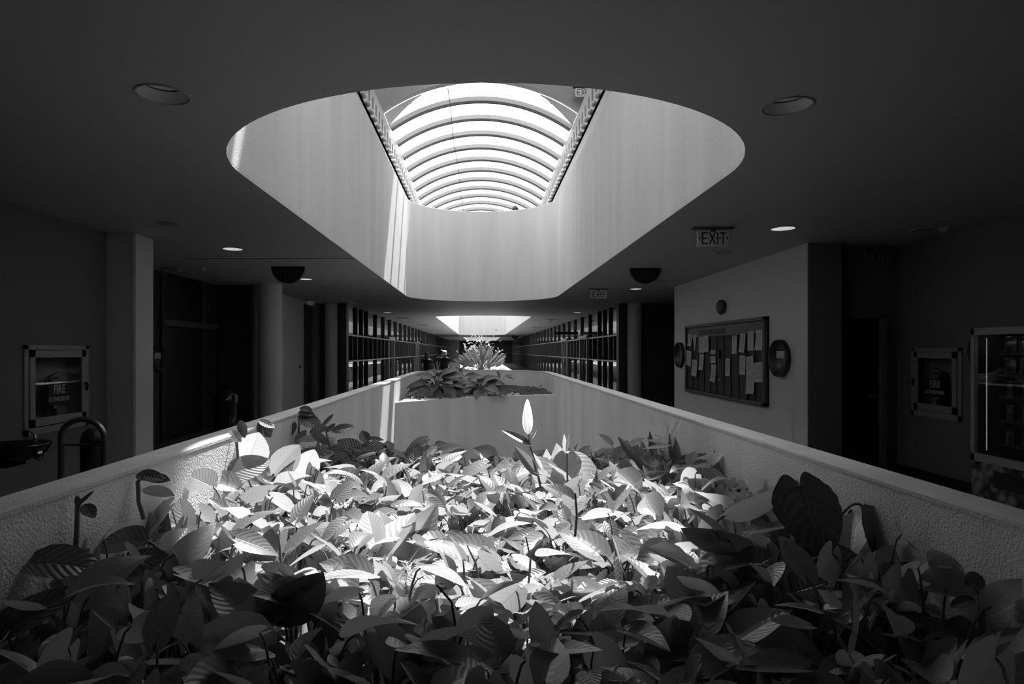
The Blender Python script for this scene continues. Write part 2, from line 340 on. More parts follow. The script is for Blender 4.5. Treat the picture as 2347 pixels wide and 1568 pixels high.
def barrel(nm, y0, y1, first, step, tag_, count):
    # clear acrylic; frosting added right of the cable to keep sun off the middle bed
    sk = MB(); a = arcpts(RAD+.05, 24); yf0, yf1 = first, first+7*step; i0 = next(i for i in range(25) if a[i][0] > -1.0)
    sk.add([(x, yy, z) for yy in (y0, yf0) for x, z in a], [(i, i+1, 25+i+1, 25+i) for i in range(24)], True)
    sk.add([(x, yy, z) for yy in (yf1, y1) for x, z in a], [(i, i+1, 25+i+1, 25+i) for i in range(24)], True)
    sk.add([(x, yy, z) for yy in (yf0, yf1) for x, z in a], [(i, i+1, 25+i+1, 25+i) for i in range(i0)], True)
    so_ = struct(nm, sk, M['skyglass'])
    fz = MB(); fz.add([(x, yy, z) for yy in (yf0, yf1) for x, z in a], [(i, i+1, 25+i+1, 25+i) for i in range(i0, 24)], True); fz.build('sun_diffuser_pane', M['frostbay'], so_)
    rb = MB(); q = [arcpts(RAD-.08, 28), arcpts(RAD+.03, 28)]
    for yy in (-.06, .06): rb.add([(x, yy, z) for l in q for x, z in l], [(i, i+1, 29+i+1, 29+i) for i in range(28)])
    rb.add([(x, yy, z) for yy in (-.06, .06) for x, z in q[0]], [(i, i+1, 29+i+1, 29+i) for i in range(28)])
    lp = MB()
    p = rb.build('rib', M['rib'], so_)
    # thin dark gasket lines on both edges of a rib
    for yy in (-.068, .068): lp.tube([(x, yy, z) for x, z in arcpts(RAD-.085, 28)], .012, 4, False)
    g = lp.build('gasket', M['frame'], p)
    for k in range(count):
        o = p
        if k:
            o = p.copy(); COL.objects.link(o); o.parent = so_; gg = g.copy(); COL.objects.link(gg); gg.parent = o
        o.location = (0, first+k*step, 0)
    # seam lines between panes
    sm = MB(); sm.tube([(x, first-.55, z) for x, z in arcpts(RAD+.02, 28)], .006, 4, False); sm.build('seam', M['frame'], so_)
    return so_
sky_a = barrel('window_1', YB+.18, 84.5, 14.95, 1.145, 'a', 61)
# light reveal behind the bulkhead arch
rv = MB(); a = arcpts(RAD-.01, 24)
for lo, hi in ((0, 5), (19, 24)):
    idx = range(lo, hi+1); d = [max(.05, .75*(1-abs(i-(0 if lo == 0 else 24))/5.0)) for i in idx]
    rv.add([(a[i][0], YB+.18, a[i][1]) for i in idx]+[(a[i][0], YB+.18+dd, a[i][1]) for i, dd in zip(idx, d)], [(k, k+1, len(d)+k+1, len(d)+k) for k in range(len(d)-1)], True)
struct('trim_3', rv, M['plaster'])
cb = MB(); cb.tube([(-.75, YB+.2, 7.58)]+[(-.75+.02*math.sin(y), y, 7.55-.03*((int(y*2)) % 2)) for y in range(15, 60)], .01, 5)
tag(cb.build('cable', M['frame']), 'thin dark cable running lengthwise under the skylight ribs', 'cable')
# ceiling joint
struct('trim_4', MB().box(-4.4, -1.9, 9.30, 9.325, 2.994, 3.0), M['darkpanel'])
# ---- left side walls
def niche_wall(nm, xa, xb, y0, y1, ny0, ny1, nz0, nz1, m):
    mb = MB(); mb.box(xa, xb, y0, ny0, 0, CEIL).box(xa, xb, ny1, y1, 0, CEIL).box(xa, xb, ny0, ny1, 0, nz0).box(xa, xb, ny0, ny1, nz1, CEIL); struct(nm, mb, m)
niche_wall('wall_left', -4.75, -4.42, -6, 7.32, 6.05, 6.89, .85, 1.60, M['wall'])
struct('wall_left', MB().box(-4.8, -4.75, -6, 7.32, 0, CEIL), M['wall'])
struct('wall_left', MB().bbox(-5.7, -4.09, 7.33, 7.75, 0, CEIL, .015), M['lightwall'])
struct('wall_left', MB().box(-5.9, -5.62, 7.7, 13.2, 0, CEIL), M['darkwall'])
struct('wall_left', MB().box(-5.62, -4.86, 13.15, 13.4, 0, CEIL), M['darkpanel'])
struct('trim_5', MB().box(-4.86, -4.80, 13.1, 13.4, 0, CEIL), M['wall'])
struct('wall_left', MB().box(-5.4, -4.86, 13.4, 17.35, 0, CEIL), M['lightwall'])
c1 = MB().lathe([(.245, 0), (.245, CEIL)], (-4.42, 13.0, 0), 32); tag(c1.build('column', M['lightwall']), 'round white column beside the dark recess on the left', 'column', kind='structure')
struct('trim_6', MB().box(-4.86, -4.70, 14.05, 14.7, 1.96, 2.04), M['rail'])
struct('door_1', MB().box(-4.86, -4.84, 14.0, 14.75, 0, CEIL), M['darkpanel'])
d2 = struct('door_2', MB().box(-4.86, -4.84, 17.0, 17.7, 0, 2.9), M['darkpanel'])
kb = MB(); kb.lathe([(.001, 0), (.03, .01), (.035, .04), (.001, .055)], (-4.85, 16.55, 1.18), 12, 'X'); kb.build('door_knob', M['black'], d2)
c2 = MB().lathe([(.20, 0), (.20, CEIL)], (-4.38, 18.2, 0), 28); tag(c2.build('column', M['lightwall']), 'far round white column before the left glazed wall', 'column', kind='structure')
struct('wall_left', MB().box(-5.4, -4.75, 17.7, 18.5, 0, CEIL), M['wall'])
struct('wall_left', MB().box(-4.18, -3.93, 18.1, 18.42, 0, CEIL), M['darkpanel'])
struct('wall_left', MB().box(-5.4, -4.18, 18.45, 18.6, 0, CEIL), M['wall'])
# door frames in the dark left recess
dr = struct('door_3', MB().box(-5.62, -5.60, 10.9, 12.5, 0, CEIL), M['black'])
fr = MB(); fr.box(-5.62, -5.57, 10.84, 10.9, 0, CEIL); fr.box(-5.62, -5.55, 12.35, 12.5, 0, CEIL); fr.build('door_frame', M['darkpanel'], dr)
sg = MB().bbox(-5.60, -5.50, 10.75, 13.0, 2.05, 2.16, .01); so2 = tag(sg.build('door_header_sign', M['frame']), 'pale lettered header bar over the dark doorway in the left recess', 'sign')
text('lettering', 'CAFE', .09, M['printgrey'], so2, (-5.495, 11.85, 2.1), (PI/2, 0, PI/2), 1.2)
# ---- right side walls
niche_wall('wall_right', 5.57, 5.85, -6, 8.3, 7.23, 7.93, .86, 1.58, M['wall'])
struct('wall_right', MB().box(5.85, 5.9, -6, 8.3, 0, CEIL), M['wall'])
struct('wall_right', MB().box(4.226, 4.66, 8.0, 8.5, 0, CEIL), M['wall'])
struct('wall_right', MB().box(4.218, 4.226, 8.0, 8.36, 0, CEIL), M['lightwall'])
struct('wall_right', MB().box(4.218, 6.6, 8.35, 13.5, 0, CEIL), M['lightwall'])
struct('wall_right', MB().box(4.66, 5.6, 8.28, 8.4, 2.06, CEIL), M['wall'])
d4 = struct('door_4', MB().box(4.66, 5.30, 8.25, 8.34, 0, 2.04), M['black'])
fr = MB(); fr.box(5.30, 5.38, 8.2, 8.34, 0, 2.08); fr.box(4.66, 5.38, 8.2, 8.34, 2.04, 2.08); fr.build('door_frame', M['wall'], d4)
hd = MB(); hd.tube([(5.24, 8.25, 1.0), (5.24, 8.2, 1.0), (5.13, 8.2, 1.0)], .011, 8); hd.build('door_handle', M['steel'], d4)
struct('wall_right', MB().box(5.38, 5.6, 8.3, 8.4, 0, CEIL), M['wall'])
struct('baseboard_right', MB().box(5.55, 5.57, 6.3, 8.29, 0, .10).box(5.38, 5.57, 8.27, 8.3, 0, .10), M['black'])
struct('wall_right', MB().box(4.72, 6.6, 18.0, 18.3, 0, CEIL), M['darkwall'])
struct('wall_right', MB().box(6.5, 6.7, 13.5, 18.3, 0, CEIL), M['darkwall'])
struct('baseboard_right', MB().box(4.72, 6.5, 17.97, 18.0, 0, .1), M['black'])
c3 = MB().lathe([(.215, 0), (.215, CEIL)], (4.50, 18.15, 0), 28); tag(c3.build('column', M['lightwall']), 'round grey column at the dark recess on the right', 'column', kind='structure')
struct('wall_right', MB().box(4.03, 4.27, 18.1, 18.42, 0, CEIL), M['darkpanel'])
# ---- glazed office walls down the corridor
def glazing(nm, X, s):
    Y0, Y1 = 18.42, 83.5
    root = MB().box(min(X, X+s*.02), max(X, X+s*.02), Y0, Y1, .0, .03); ro = struct(nm, root, M['frame'])
    pn = MB(); pn.add([(X+s*.03, Y0, 0), (X+s*.03, Y1, 0), (X+s*.03, Y1, CEIL), (X+s*.03, Y0, CEIL)], [(0, 1, 2, 3) if s < 0 else (3, 2, 1, 0)]); pn.build('pane', M['glass'], ro)
    bl = MB()
    for y in range(int((Y1-Y0)/.25)): bl.box(min(X+s*.10, X+s*.14), max(X+s*.10, X+s*.14), Y0+.25*y+.01, Y0+.25*y+.235, .1, 2.95)
    bl.build('blind', M['blind'], ro)
    ys = [19.98, 20.92]+[21.85+1.87*k for k in range(33)]
    mu = MB().box(-.04, .045, -.03, .03, 0, CEIL); p = None
    for y in ys:
        if p is None: p = o = mu.build('mullion', M['frame'], ro)
        else: o = p.copy(); COL.objects.link(o); o.parent = ro
        o.location = (X, y, 0)
    for z, b in ((2.09, .022), (1.29, .022)):
        r = MB(); segs = [Y0]+ys+[Y1]
        for y0, y1 in zip(segs[:-1], segs[1:]): r.box(X-.05, X+.05, y0+.04, y1-.04, z-b, z+b)
        r.build('rail', M['rail'], ro)
    st = MB().box(-.05, .05, -.03, .03, 1.31, 2.07); p = None; segs = [Y0]+ys[:1]+ys[2:]+[Y1]
    for y0, y1 in zip(segs[:-1], segs[1:]):
        y = (y0+y1)/2
        if abs(y-20.9) < .3: continue
        if p is None: p = o = st.build('post', M['frame'], ro)
        else: o = p.copy(); COL.objects.link(o); o.parent = ro
        o.location = (X, y, 0)
    struct('wall_'+('left' if s < 0 else 'right'), MB().box(min(X+s*1.6, X+s*1.7), max(X+s*1.6, X+s*1.7), Y0, 84.5, 0, CEIL), M['darkwall'])
    return ro
gl = glazing('window_3', -4.02, -1); gr = glazing('window_4', 4.16, 1)
# glazed doors set in the office walls
dn = 5
for X, s, ylist, base in ((-4.02, -1, (27.46, 38.7), 'left'), (4.16, 1, (24.7, 30.3), 'right')):
    for y in ylist:
        d = MB(); d.box(X-.09, X+.09, y-.9, y-.8, 0, 2.1); d.box(X-.09, X+.09, y+.8, y+.9, 0, 2.1); d.box(X-.11, X+.11, y-.9, y+.9, 2.1, 2.22)
        do = struct('door_%d' % dn, d, M['rail']); dn += 1
        h = MB(); h.tube([(X-s*.05, y-.05, .9), (X-s*.12, y-.05, .9), (X-s*.12, y-.05, 1.25), (X-s*.05, y-.05, 1.25)], .014, 8); h.build('door_handle', M['chrome'], do)
# corridor end: pale panel on the left, low second planter
struct('wall_far', MB().box(-4.0, -2.9, 79, 84.5, 0, CEIL), M['wall'])
PL2 = (0.05, 1.05, 26.6, 1.0, 52, 1.0)
sweep('wall_planter', PL2, [(.22, 0), (.22, .79), (.2, .8), (.01, .8), (0, .79), (0, .3)], M['parapet'])
plate('floor', stadium(*PL2, off=.01), [], .66, .02, M['straw'])['label'] = 'pale straw mulch'
# ---- planter beds inside the first parapet
def inx(y, off=0):
    a, y0, b0, y1, b1 = 1.59+off, 2.0, 1.65+off, 15.7, 1.55+off
    if y < y0: q = 1-((y0-y)/b0)**2
    elif y > y1: q = 1-((y-y1)/b1)**2
    else: q = 1
    return a*math.sqrt(max(q, 0))
def divider(nm, yl, yr, bow, top, th=.12):
    mb = MB(); n = 24; fr_ = []; bk = []
    for i in range(n+1):
        t = i/n; x = .035-1.6+3.2*t; y = yl+(yr-yl)*t+bow*4*t*(1-t); fr_.append((x, y)); bk.append((x, y+th))
    q = [[(x, y, -3.6) for x, y in fr_], [(x, y, top) for x, y in fr_], [(x, y, top) for x, y in bk], [(x, y, -3.6) for x, y in bk]]
    for a_, b_ in zip(q[:-1], q[1:]): mb.add(a_+b_, [(k, k+1, n+1+k+1, n+1+k) for k in range(n)], True)
    return struct(nm, mb, M['parapet']), fr_
div, DL = divider('wall_divider', 11.24, 13.3, .35, .667)
div1, DL1 = divider('wall_divider', 5.5, 5.6, .25, .45)
def soil(z, ys, yf0, yf1, m, nm):
    """soil surface between two depth curves"""
    n = 30; k = 26; mb = MB(); V = []; rnd = random.Random(3)
    for j in range(k+1):
        for i in range(n+1):
            t = i/n; y = yf0(t)*(1-j/k)+yf1(t)*(j/k); w = inx(y)-.03; V.append((.035-w+2*w*t, y, z+rnd.uniform(-.02, .02)))
    mb.add(V, [(j*(n+1)+i, j*(n+1)+i+1, (j+1)*(n+1)+i+1, (j+1)*(n+1)+i) for j in range(k) for i in range(n)], True)
    o = mb.build(nm, m); return o
s1 = soil(.38, 0, lambda t: .5, lambda t: 5.5+.1*t+t*(1-t), M['soil'], 'planting_soil'); tag(s1, 'dark soil under the heart-leaved plants in the front bed', 'soil', kind='stuff')
s2 = soil(.655, 0, lambda t: 11.3+2.06*t+1.4*t*(1-t)+.14, lambda t: 17.2, M['soil'], 'planting_soil'); tag(s2, 'dark soil of the raised middle bed', 'soil', kind='stuff')
# rubble and pebbles on the lit part of the middle bed
rnd = random.Random(8); gv = MB()
for i in range(520):
    t = rnd.random()**1.5*.75+.01; x = .035-1.52+3.04*t; y = 11.24+2.06*t+1.4*t*(1-t)+.16+abs(rnd.gauss(0, .28)); r = rnd.uniform(.010, .034)
    q = [(rnd.uniform(.6, 1.3)) for _ in range(6)]
    vs = [(x+r*q[0], y, .665), (x, y+r*q[1], .668), (x-r*q[2], y, .67), (x, y-r*q[3], .665), (x, y, .67+r*q[4]), (x, y, .64)]
    gv.add(vs, [(0, 1, 4), (1, 2, 4), (2, 3, 4), (3, 0, 4), (1, 0, 5), (2, 1, 5), (3, 2, 5), (0, 3, 5)])
tag(gv.build('gravel', M['paper']), 'pale sunlit gravel along the front lip of the middle bed', 'gravel', kind='stuff')
# ---------------------------------------------------------------- ceiling lights
def downlight(x, y, lit, r=.13, label='', ring=False):
    o = empty('ceiling_light', (x, y, CEIL), 0, label, 'ceiling light', 'recessed ceiling downlights')
    m = MB(); m.lathe([(r+.012, .002), (r+.012, -.008), (r-.004, -.008), (r-.004, .0)]); m.build('trim_ring', M['cabinet'], o)
    m = MB(); m.lathe([(r-.004, -.004), (r-.012, .0-.002)]); m.build('reflector', M['steel'], o)
    if lit:
        l = MB(); l.lathe([(.001, -.013), (r*.6, -.012), (r*.97, -.006)]); l.build('lamp_lens', M['lit'], o)
    else:
        l = MB(); l.disc(r-.004, (0, 0, -.0065)); l.build('lamp_lens', M['unlit'], o)
        l = MB(); l.lathe([(r*.55, -.009), (r*.62, -.010), (r*.62, -.007)]); l.build('baffle', M['black'], o)
    return o
def emis(name, v, base=.6):
    m = mat(name, base, .4); p = m.node_tree.nodes['Principled BSDF']; p.inputs['Emission Color'].default_value = (1, 1, 1, 1); p.inputs['Emission Strength'].default_value = v; return m
M['lit'] = emis('lit_lens', .55); M['unlit'] = mat('unlit_lens', .25, .4)
# deep open downlights near the camera: real recess through the ceiling is modelled as a can above the ring
M['canwhite'] = mat('white_can', .8, .35)
def deep_light(x, y, label, r=.135):
    o = empty('ceiling_light', (x, y, CEIL), 0, label, 'ceiling light', 'recessed ceiling downlights')
    m = MB(); m.lathe([(r+.008, 0), (r+.008, -.006), (r-.006, -.006), (r-.006, .002)], n=40); m.build('trim_ring', M['cabinet'], o)
    m = MB(); m.lathe([(r-.006, .0), (r-.016, .07)], n=40); m.build('reflector', M['canwhite'], o)
    m = MB(); m.disc(r-.016, (0, 0, .07), 40); m.build('lamp_lens', M['canwhite'], o)
    m = MB(); m.lathe([(r-.016, .064), (r-.022, .069)], n=40); m.build('baffle', M['black'], o)
    return o
deep_light(-1.735, 3.38, 'wide open unlit downlight at upper left, nearest left of the skylight opening')
deep_light(1.75, 3.54, 'wide open unlit downlight at upper right, nearest right of the skylight opening')
for x, y, lit, lb in [
    (-3.44, 6.78, 0, 'dim unlit downlight above the pale pier on the left'),
    (-3.39, 8.46, 1, 'brightly glowing oval downlight on the left, biggest lit one there'),
    (-3.40, 12.0, 1, 'lit downlight just beside the half-round elevator sign'),
    (-3.42, 13.7, 0, 'dim downlight over the left round column, beyond the elevator sign'),
    (-5.05, 11.8, 0, 'dim downlight inside the dark left recess'),
    (-3.40, 17.3, 0, 'dim downlight before the start of the left glazed wall'),
    (-3.35, 22.3, 1, 'small lit downlight above the left glazed wall'),
    (-3.35, 45.0, 1, 'tiny lit downlight far down the left side of the corridor'),
    (3.44, 7.05, 1, 'glowing oval downlight right of the nearest hanging exit sign'),
    (3.43, 8.75, 0, 'dim downlight under and behind the nearest exit sign'),
    (3.60, 12.3, 0, 'dim downlight to the right of the half-round exit D sign'),
    (3.48, 13.9, 1, 'lit downlight directly below the half-round exit D sign'),
    (3.53, 17.3, 0, 'dim downlight beyond the second hanging exit sign'),
    (3.47, 22.3, 1, 'small lit downlight above the right glazed wall'),
    (1.5, 19.9, 0, 'dim downlight just past the far end of the big opening'),
    (5.1, 7.15, 0, 'dark downlight above the fire extinguisher cabinet on the right')]:
    downlight(x, y, lit, label=lb)
# small ceiling fittings
def smoke(x, y, lb):
    m = MB().lathe([(.075, 0), (.075, -.02), (.05, -.035), (.045, -.055), (.001, -.06)], (0, 0, 0), 20)
    o = m.build('smoke_detector', M['cabinet']); o.location = (x, y, CEIL); tag(o, lb, 'smoke detector')
smoke(-4.66, 10.35, 'small round smoke detector on the dark ceiling left of the elevator sign')
smoke(5.25, 7.0, 'dark smoke detector on the ceiling at far right')
smoke(3.2, 28.5, 'tiny smoke detector over the right glazed wall')
e = empty('emergency_light', (-5.2, 10.4, CEIL), 0, 'boxy ceiling fitting above the dark doorway on the left', 'emergency light')
MB().bbox(-.15, .15, -.1, .1, -.05, 0, .01).build('housing', M['cabinet'], e); MB().bbox(-.1, .16, -.09, -.05, -.09, -.05, .008).build('lamp_head', M['cabinet'], e)
for x, y in ((-3.3, 26), (-3.1, 33), (3.1, 27), (3.2, 36), (3.0, 45)):
    g = MB().box(-.28, .28, -.14, .14, -.012, 0)
    for k in range(6): g.box(-.25, .25, -.12+.042*k, -.105+.042*k, -.018, -.012)
    o = g.build('ceiling_vent', M['unlit']); o.location = (x, y, CEIL); tag(o, 'flat slatted vent in the ceiling, %s side, %s down the corridor' % ('left' if x < 0 else 'right', {26: 'nearer', 33: 'farther', 27: 'first', 36: 'second', 45: 'third'}[y]), 'vent', 'ceiling vents')
# ---------------------------------------------------------------- signs
M['signdim'] = mat('shaded_sign_face', .22, .6)  # darker copy of the sign face, dimness put into the colour
def exit_sign(x, y, z, label, arrows=True, drop=0.0, mount=True, face='sign'):
    o = empty('exit_sign', (x, y, z), 0, label, 'exit sign', 'EXIT signs')
    if mount: MB().bbox(-.23, .23, -.05, .05, -.018, 0, .004).build('ceiling_mount', M['frame'], o); MB().box(-.03, .03, -.02, .02, -.05, -.018).build('bracket', M['frame'], o)
    MB().bbox(-.18, .18, -.012, .012, -.215, -.03, .003).build('sign_plate', M[face], o)
    l = MB(); h0, h1, yy = -.19, -.055, -.0145; t = .014
    def bar(x0, z0, x1, z1):
        d = Vector((x1-x0, 0, z1-z0)).normalized(); q = Vector((-d.z, 0, d.x))*t/2; a, b = Vector((x0, yy, z0)), Vector((x1, yy, z1))
        l.add([a-q, b-q, b+q, a+q], [(0, 1, 2, 3)])
    bar(-.125, h0, -.125, h1); bar(-.13, h1-t/2, -.062, h1-t/2); bar(-.13, h0+t/2, -.062, h0+t/2); bar(-.12, (h0+h1)/2, -.075, (h0+h1)/2)
    bar(-.045, h0, .022, h1); bar(-.045, h1, .022, h0)
    bar(.05, h0, .05, h1); bar(.075, h1-t/2, .145, h1-t/2); bar(.11, h0, .11, h1)
    l.build('lettering', M['ink'], o)
    if arrows:
        a = MB(); t = .010; l = a; c = (h0+h1)/2
        for s in (-1, 1): bar(s*.150, c+.016, s*.160, c); bar(s*.160, c, s*.150, c-.016)
        bar(-.062, c, -.045, c); bar(.01, c, .04, c); bar(.06, c, .09, c); a.build('arrow', M['ink'], o)
    sc = MB()
    for s in (-1, 1): sc.lathe([(.001, -.004), (.004, -.003), (.005, 0)], (s*.165, -.013, -.2), 8, 'Y')
    sc.build('screw', M['ink'], o)
    return o
exit_sign(2.63, 7.02, CEIL, 'hanging exit sign nearest the camera, beside the big light opening')
exit_sign(2.64, 13.9, CEIL, 'smaller hanging exit sign farther down, above the right glazed wall')
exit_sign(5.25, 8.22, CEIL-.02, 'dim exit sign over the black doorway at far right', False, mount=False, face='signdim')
exit_sign(2.27, 13.72, 7.45, 'exit sign high on the upper storey, against the skylight bulkhead')
def half_disc(x, y, r, lines, label, m='black'):
    o = empty('hanging_sign', (x, y, CEIL), 0, label, 'sign', 'half-round hanging signs'); n = 28
    mb = MB(); a = [(r*math.cos(PI+PI*k/n), -r*abs(math.sin(PI*k/n))) for k in range(n+1)]
    V = [(p, yy, q) for yy in (-.035, .035) for p, q in a]
    mb.add(V, [tuple(range(n+1)), tuple(range(2*n+1, n, -1))]); mb.add(V, [(k+1, k, n+1+k, n+2+k) for k in range(n)])
    mb.build('sign_body', M['black'], o)
    for body, zz, sz, sx in lines: text('lettering', body, sz, M['printgrey2'], o, (0, -.037, zz), (PI/2, 0, 0), sx)
    return o
M['printgrey2'] = mat('dim_letter', .10, .7)
half_disc(-3.2, 10.3, .276, [('ELEVATOR', -.075, .085, 1.0), ('5, 6', -.165, .085, 1.0)], 'black half-round hanging sign lettered ELEVATOR on the left')
half_disc(2.77, 10.46, .262, [('EXIT', -.075, .085, 1.0), ('D', -.165, .085, 1.0)], 'black half-round hanging sign lettered EXIT D on the right')
half_disc(3.2, 58, .285, [], 'small black half-round sign far down the corridor on the right')
def blade(x0, x1, y, z, h, label, body=None):
    o = empty('blade_sign', ((x0+x1)/2, y, z), 0, label, 'sign', 'blade signs on the office walls'); w = abs(x1-x0)/2
    mb = MB().bbox(-w, w, -.03, .03, -h/2, h/2, .01); mb.build('sign_body', M['black'], o)
    mb = MB().lathe([(.001, -.035), (h*.6, -.03), (h*.6, .03), (.001, .035)], ((w if x0 > 0 else -w), 0, 0), 18, 'Y'); mb.build('end_cap', M['black'], o)
    if body: text('lettering', body, h*.7, M['printgrey'], o, (-w+.12, -.033, 0), (PI/2, 0, 0), .9)
blade(3.12, 4.08, 26.4, 2.365, .12, 'dark horizontal blade sign projecting from the right glazed wall', '110')
blade(-4.0, -3.35, 56, 2.5, .14, 'dark blade sign far down on the left glazed wall')
blade(3.5, 4.1, 62, 2.42, .12, 'dark blade sign far down on the right glazed wall')
# ---------------------------------------------------------------- notice board wall (right)
X = 4.22
bd = empty('notice_board', (X, 10.83, 1.45), 0, 'long dark framed notice board with vertical dividers on the right wall', 'notice board')
Y0, Y1, Z0, Z1 = -1.77, 1.77, -.66, .66
MB().box(-.03, 0, Y0, Y1, Z0, Z1).build('backing', M['cork'], bd)
f = MB()
for a in ((Y0, Y1, Z1-.05, Z1), (Y0, Y1, Z0, Z0+.05), (Y0, Y0+.07, Z0, Z1), (Y1-.06, Y1, Z0, Z1)): f.bbox(-.075, 0, a[0], a[1], a[2], a[3], .006)
f.build('frame', M['frame'], bd)
MB().box(-.045, -.03, Y0+.07, Y1-.06, .42, .60).build('header', M['headgrey'] if 'headgrey' in M else M['cork'], bd)
ys = [Y0+.07+(Y1-Y0-.13)*k/11 for k in range(1, 11)]
for y in ys: MB().box(-.042, -.03, y-.018, y+.018, Z0+.05, .42).build('divider', M['black'], bd)
MB().box(-.052, -.045, -.25, 1.0, .455, .545).build('title_plate', M['black'], bd)
text('lettering', 'LEGAL AND OFFICIAL COUNTY NOTICES ONLY', .075, M['printgrey'], bd, (-.0535, .375, .5), (PI/2, 0, -PI/2), .62, .001)
lk = MB().bbox(-.075, -.045, -.04, .04, .02, .17, .008); lk.build('lock', M['black'], bd)
lk = MB(); lk.box(-.05, -.042, -.05, -.035, -.33, .02); lk.box(-.05, -.042, .035, .05, -.33, .02); lk.box(-.05, -.042, -.05, .05, -.36, -.33); lk.build('latch_plate', M['steel'], bd)
# papers: (left px, right px, top px, bottom px, tilt, label) read off the wall plane X=4.22
papers = [(1583, 1592, 766, 793, 0, 'narrow notice at top left corner of the board'),
 (1594, 1603, 768, 803, .0, 'notice with folded tapering corner near the board top left'),
 (1578, 1591, 804, 838, .12, 'tilted notice overlapping the left frame of the board'),
 (1592, 1604, 825, 862, .08, 'notice hanging low in the second column from the left'),
 (1608, 1620, 772, 809, 0, 'left one of two notices overlapping near the top'),
 (1619, 1631, 770, 807, -.05, 'right one of two notices overlapping near the top'),
 (1609, 1619, 812, 848, 0, 'notice directly under the overlapping pair'),
 (1635.5, 1647, 802, 812, 0, 'small header card above the centre-left notices'),
 (1635.5, 1647.5, 817, 832, 0, 'small square notice in the centre-left column'),
 (1636, 1647.5, 836, 875, .06, 'long notice at the foot of the centre-left column'),
 (1670, 1680.5, 822, 862, 0, 'faded grey notice beside the central lock'),
 (1685, 1697, 769.5, 811, 0, 'notice hanging alone right of centre, top row'),
 (1703, 1715.5, 765, 808, .05, 'slightly skewed notice, third from the right in the top row'),
 (1702.5, 1716, 815, 859, 0, 'notice with tear-off strip beneath the skewed one'),
 (1722, 1736, 759.5, 804, 0, 'notice second from the right in the top row'),
 (1740, 1757, 757, 803, 0, 'large notice at the top right corner of the board'),
 (1718, 1735, 817, 859, -.1, 'slanted notice low on the right, upper of two'),
 (1735, 1758, 831, 876, -.08, 'wide curling notice at the lower right'),
 (1718, 1737, 859, 903, -.06, 'lowest notice on the board, right side')]
rnd = random.Random(5)
for i, (xl, xr, yt, yb, tl, lb) in enumerate(papers):
    ya, yb_ = X*F/(xl-VX), X*F/(xr-VX); ym = (ya+yb_)/2; zt = EYE+(VY-yt)*ym/F; zb = EYE+(VY-yb)*ym/F; w = abs(ya-yb_)/2; h = (zt-zb)/2
    w = min(w, .16)
    o = MB(); n = 6; d = .050+.003*(i % 3); V = []
    for k in range(n+1):
        for s in (-1, 1):
            cx = (.022*(k/n)**2 if i % 3 == 0 else .004*k/n)
            sh = 0 if i != 1 else 1-.85*k/n
            V.append((-d-cx, (s*w*(sh if i == 1 else 1)), h-2*h*k/n))
    o.add(V, [(2*k, 2*k+1, 2*k+3, 2*k+2) for k in range(n)])
    o.add([(v[0]-.0008, v[1], v[2]) for v in V], [(2*k, 2*k+2, 2*k+3, 2*k+1) for k in range(n)])
    ob = o.build('paper_notice', M['paper']); ob.location = (X, ym, (zt+zb)/2); ob.rotation_euler = (tl, 0, 0); tag(ob, 'white '+lb, 'notice', 'paper notices on the board')
    t = MB()
    for k in range(int(h/.016)-1):
        z = h-.035-k*.028
        if z < -h+.03: break
        wl = w*rnd.uniform(.5, .8); kk = (h-z)/(2*h); cx = (.022*kk**2 if i % 3 == 0 else .004*kk)
        if i == 1: wl *= .4
        t.add([(-d-cx-.002, -wl, z), (-d-cx-.002, w*.75*(.4 if i == 1 else 1), z), (-d-cx-.002, w*.75*(.4 if i == 1 else 1), z-.008), (-d-cx-.002, -wl, z-.008)], [(0, 1, 2, 3)])
    if t.v: t.build('print', M['printgrey'], ob)
bl = empty('alarm_bell', (X, 10.75, 2.365), 0, 'round grey alarm bell on the wall above the notice board', 'alarm bell')
MB().lathe([(.09, 0), (.09, -.05)], n=28, axis='X').build('base', M['black'], bl)
MB().lathe([(.13, -.04), (.133, -.055), (.12, -.09), (.08, -.115), (.001, -.125)], n=32, axis='X').build('gong', M['steel2'] if 'steel2' in M else M['frame'], bl)
MB().lathe([(.02, -.12), (.018, -.14), (.001, -.142)], n=14, axis='X').build('bolt', M['steel'], bl)
def plaque(x, y, z, r, s, label, insert=True, rough=None):
    """round shallow dish sign on a side wall; s=-1 faces -X"""
    o = empty('round_plaque', (x, y, z), 0, label, 'plaque', 'round wall plaques')
    MB().lathe([(.001, s*.01), (r-.02, s*.01), (r-.012, s*.07), (r, s*.07), (r, 0)], n=40, axis='X').build('dish', M['dish'], o)
    if insert:
        MB().box(min(s*.012, s*.018), max(s*.012, s*.018), -.11, .11, .0, .10).build('card', M['paper'], o)
        l = MB()
        for k, (zz, w) in enumerate(((.17, .10), (.145, .15), (.12, .14), (-.05, .13), (-.08, .12), (-.11, .13), (-.15, .06))):
            l.box(min(s*.012, s*.014), max(s*.012, s*.014), -w, w*(.2 if k > 2 and k % 2 else 1), zz, zz+.010)
        l.build('print', M['printgrey2'], o)
        l = MB()
        for zz in (.075, .055, .03, .015): l.box(min(s*.018, s*.020), max(s*.018, s*.020), -.09, .09, zz, zz+.006)
        l.build('card_print', M['printgrey'], o)
    return o
M['dish'] = mat('dark_dish', .03, .35)
plaque(4.215, 8.68, 1.50, .262, -1, 'round dark plaque with a pale card, right of the notice board')
plaque(4.215, 13.05, 1.52, .265, -1, 'round dark plaque at the far left of the notice board wall', False)
plaque(-5.61, 10.72, 1.47, .22, 1, 'round dark plaque with pale card in the left recess')
plaque(-5.61, 9.9, 2.55, .21, 1, 'dark round clock-like disc high in the left recess, half hidden by the pier', False)
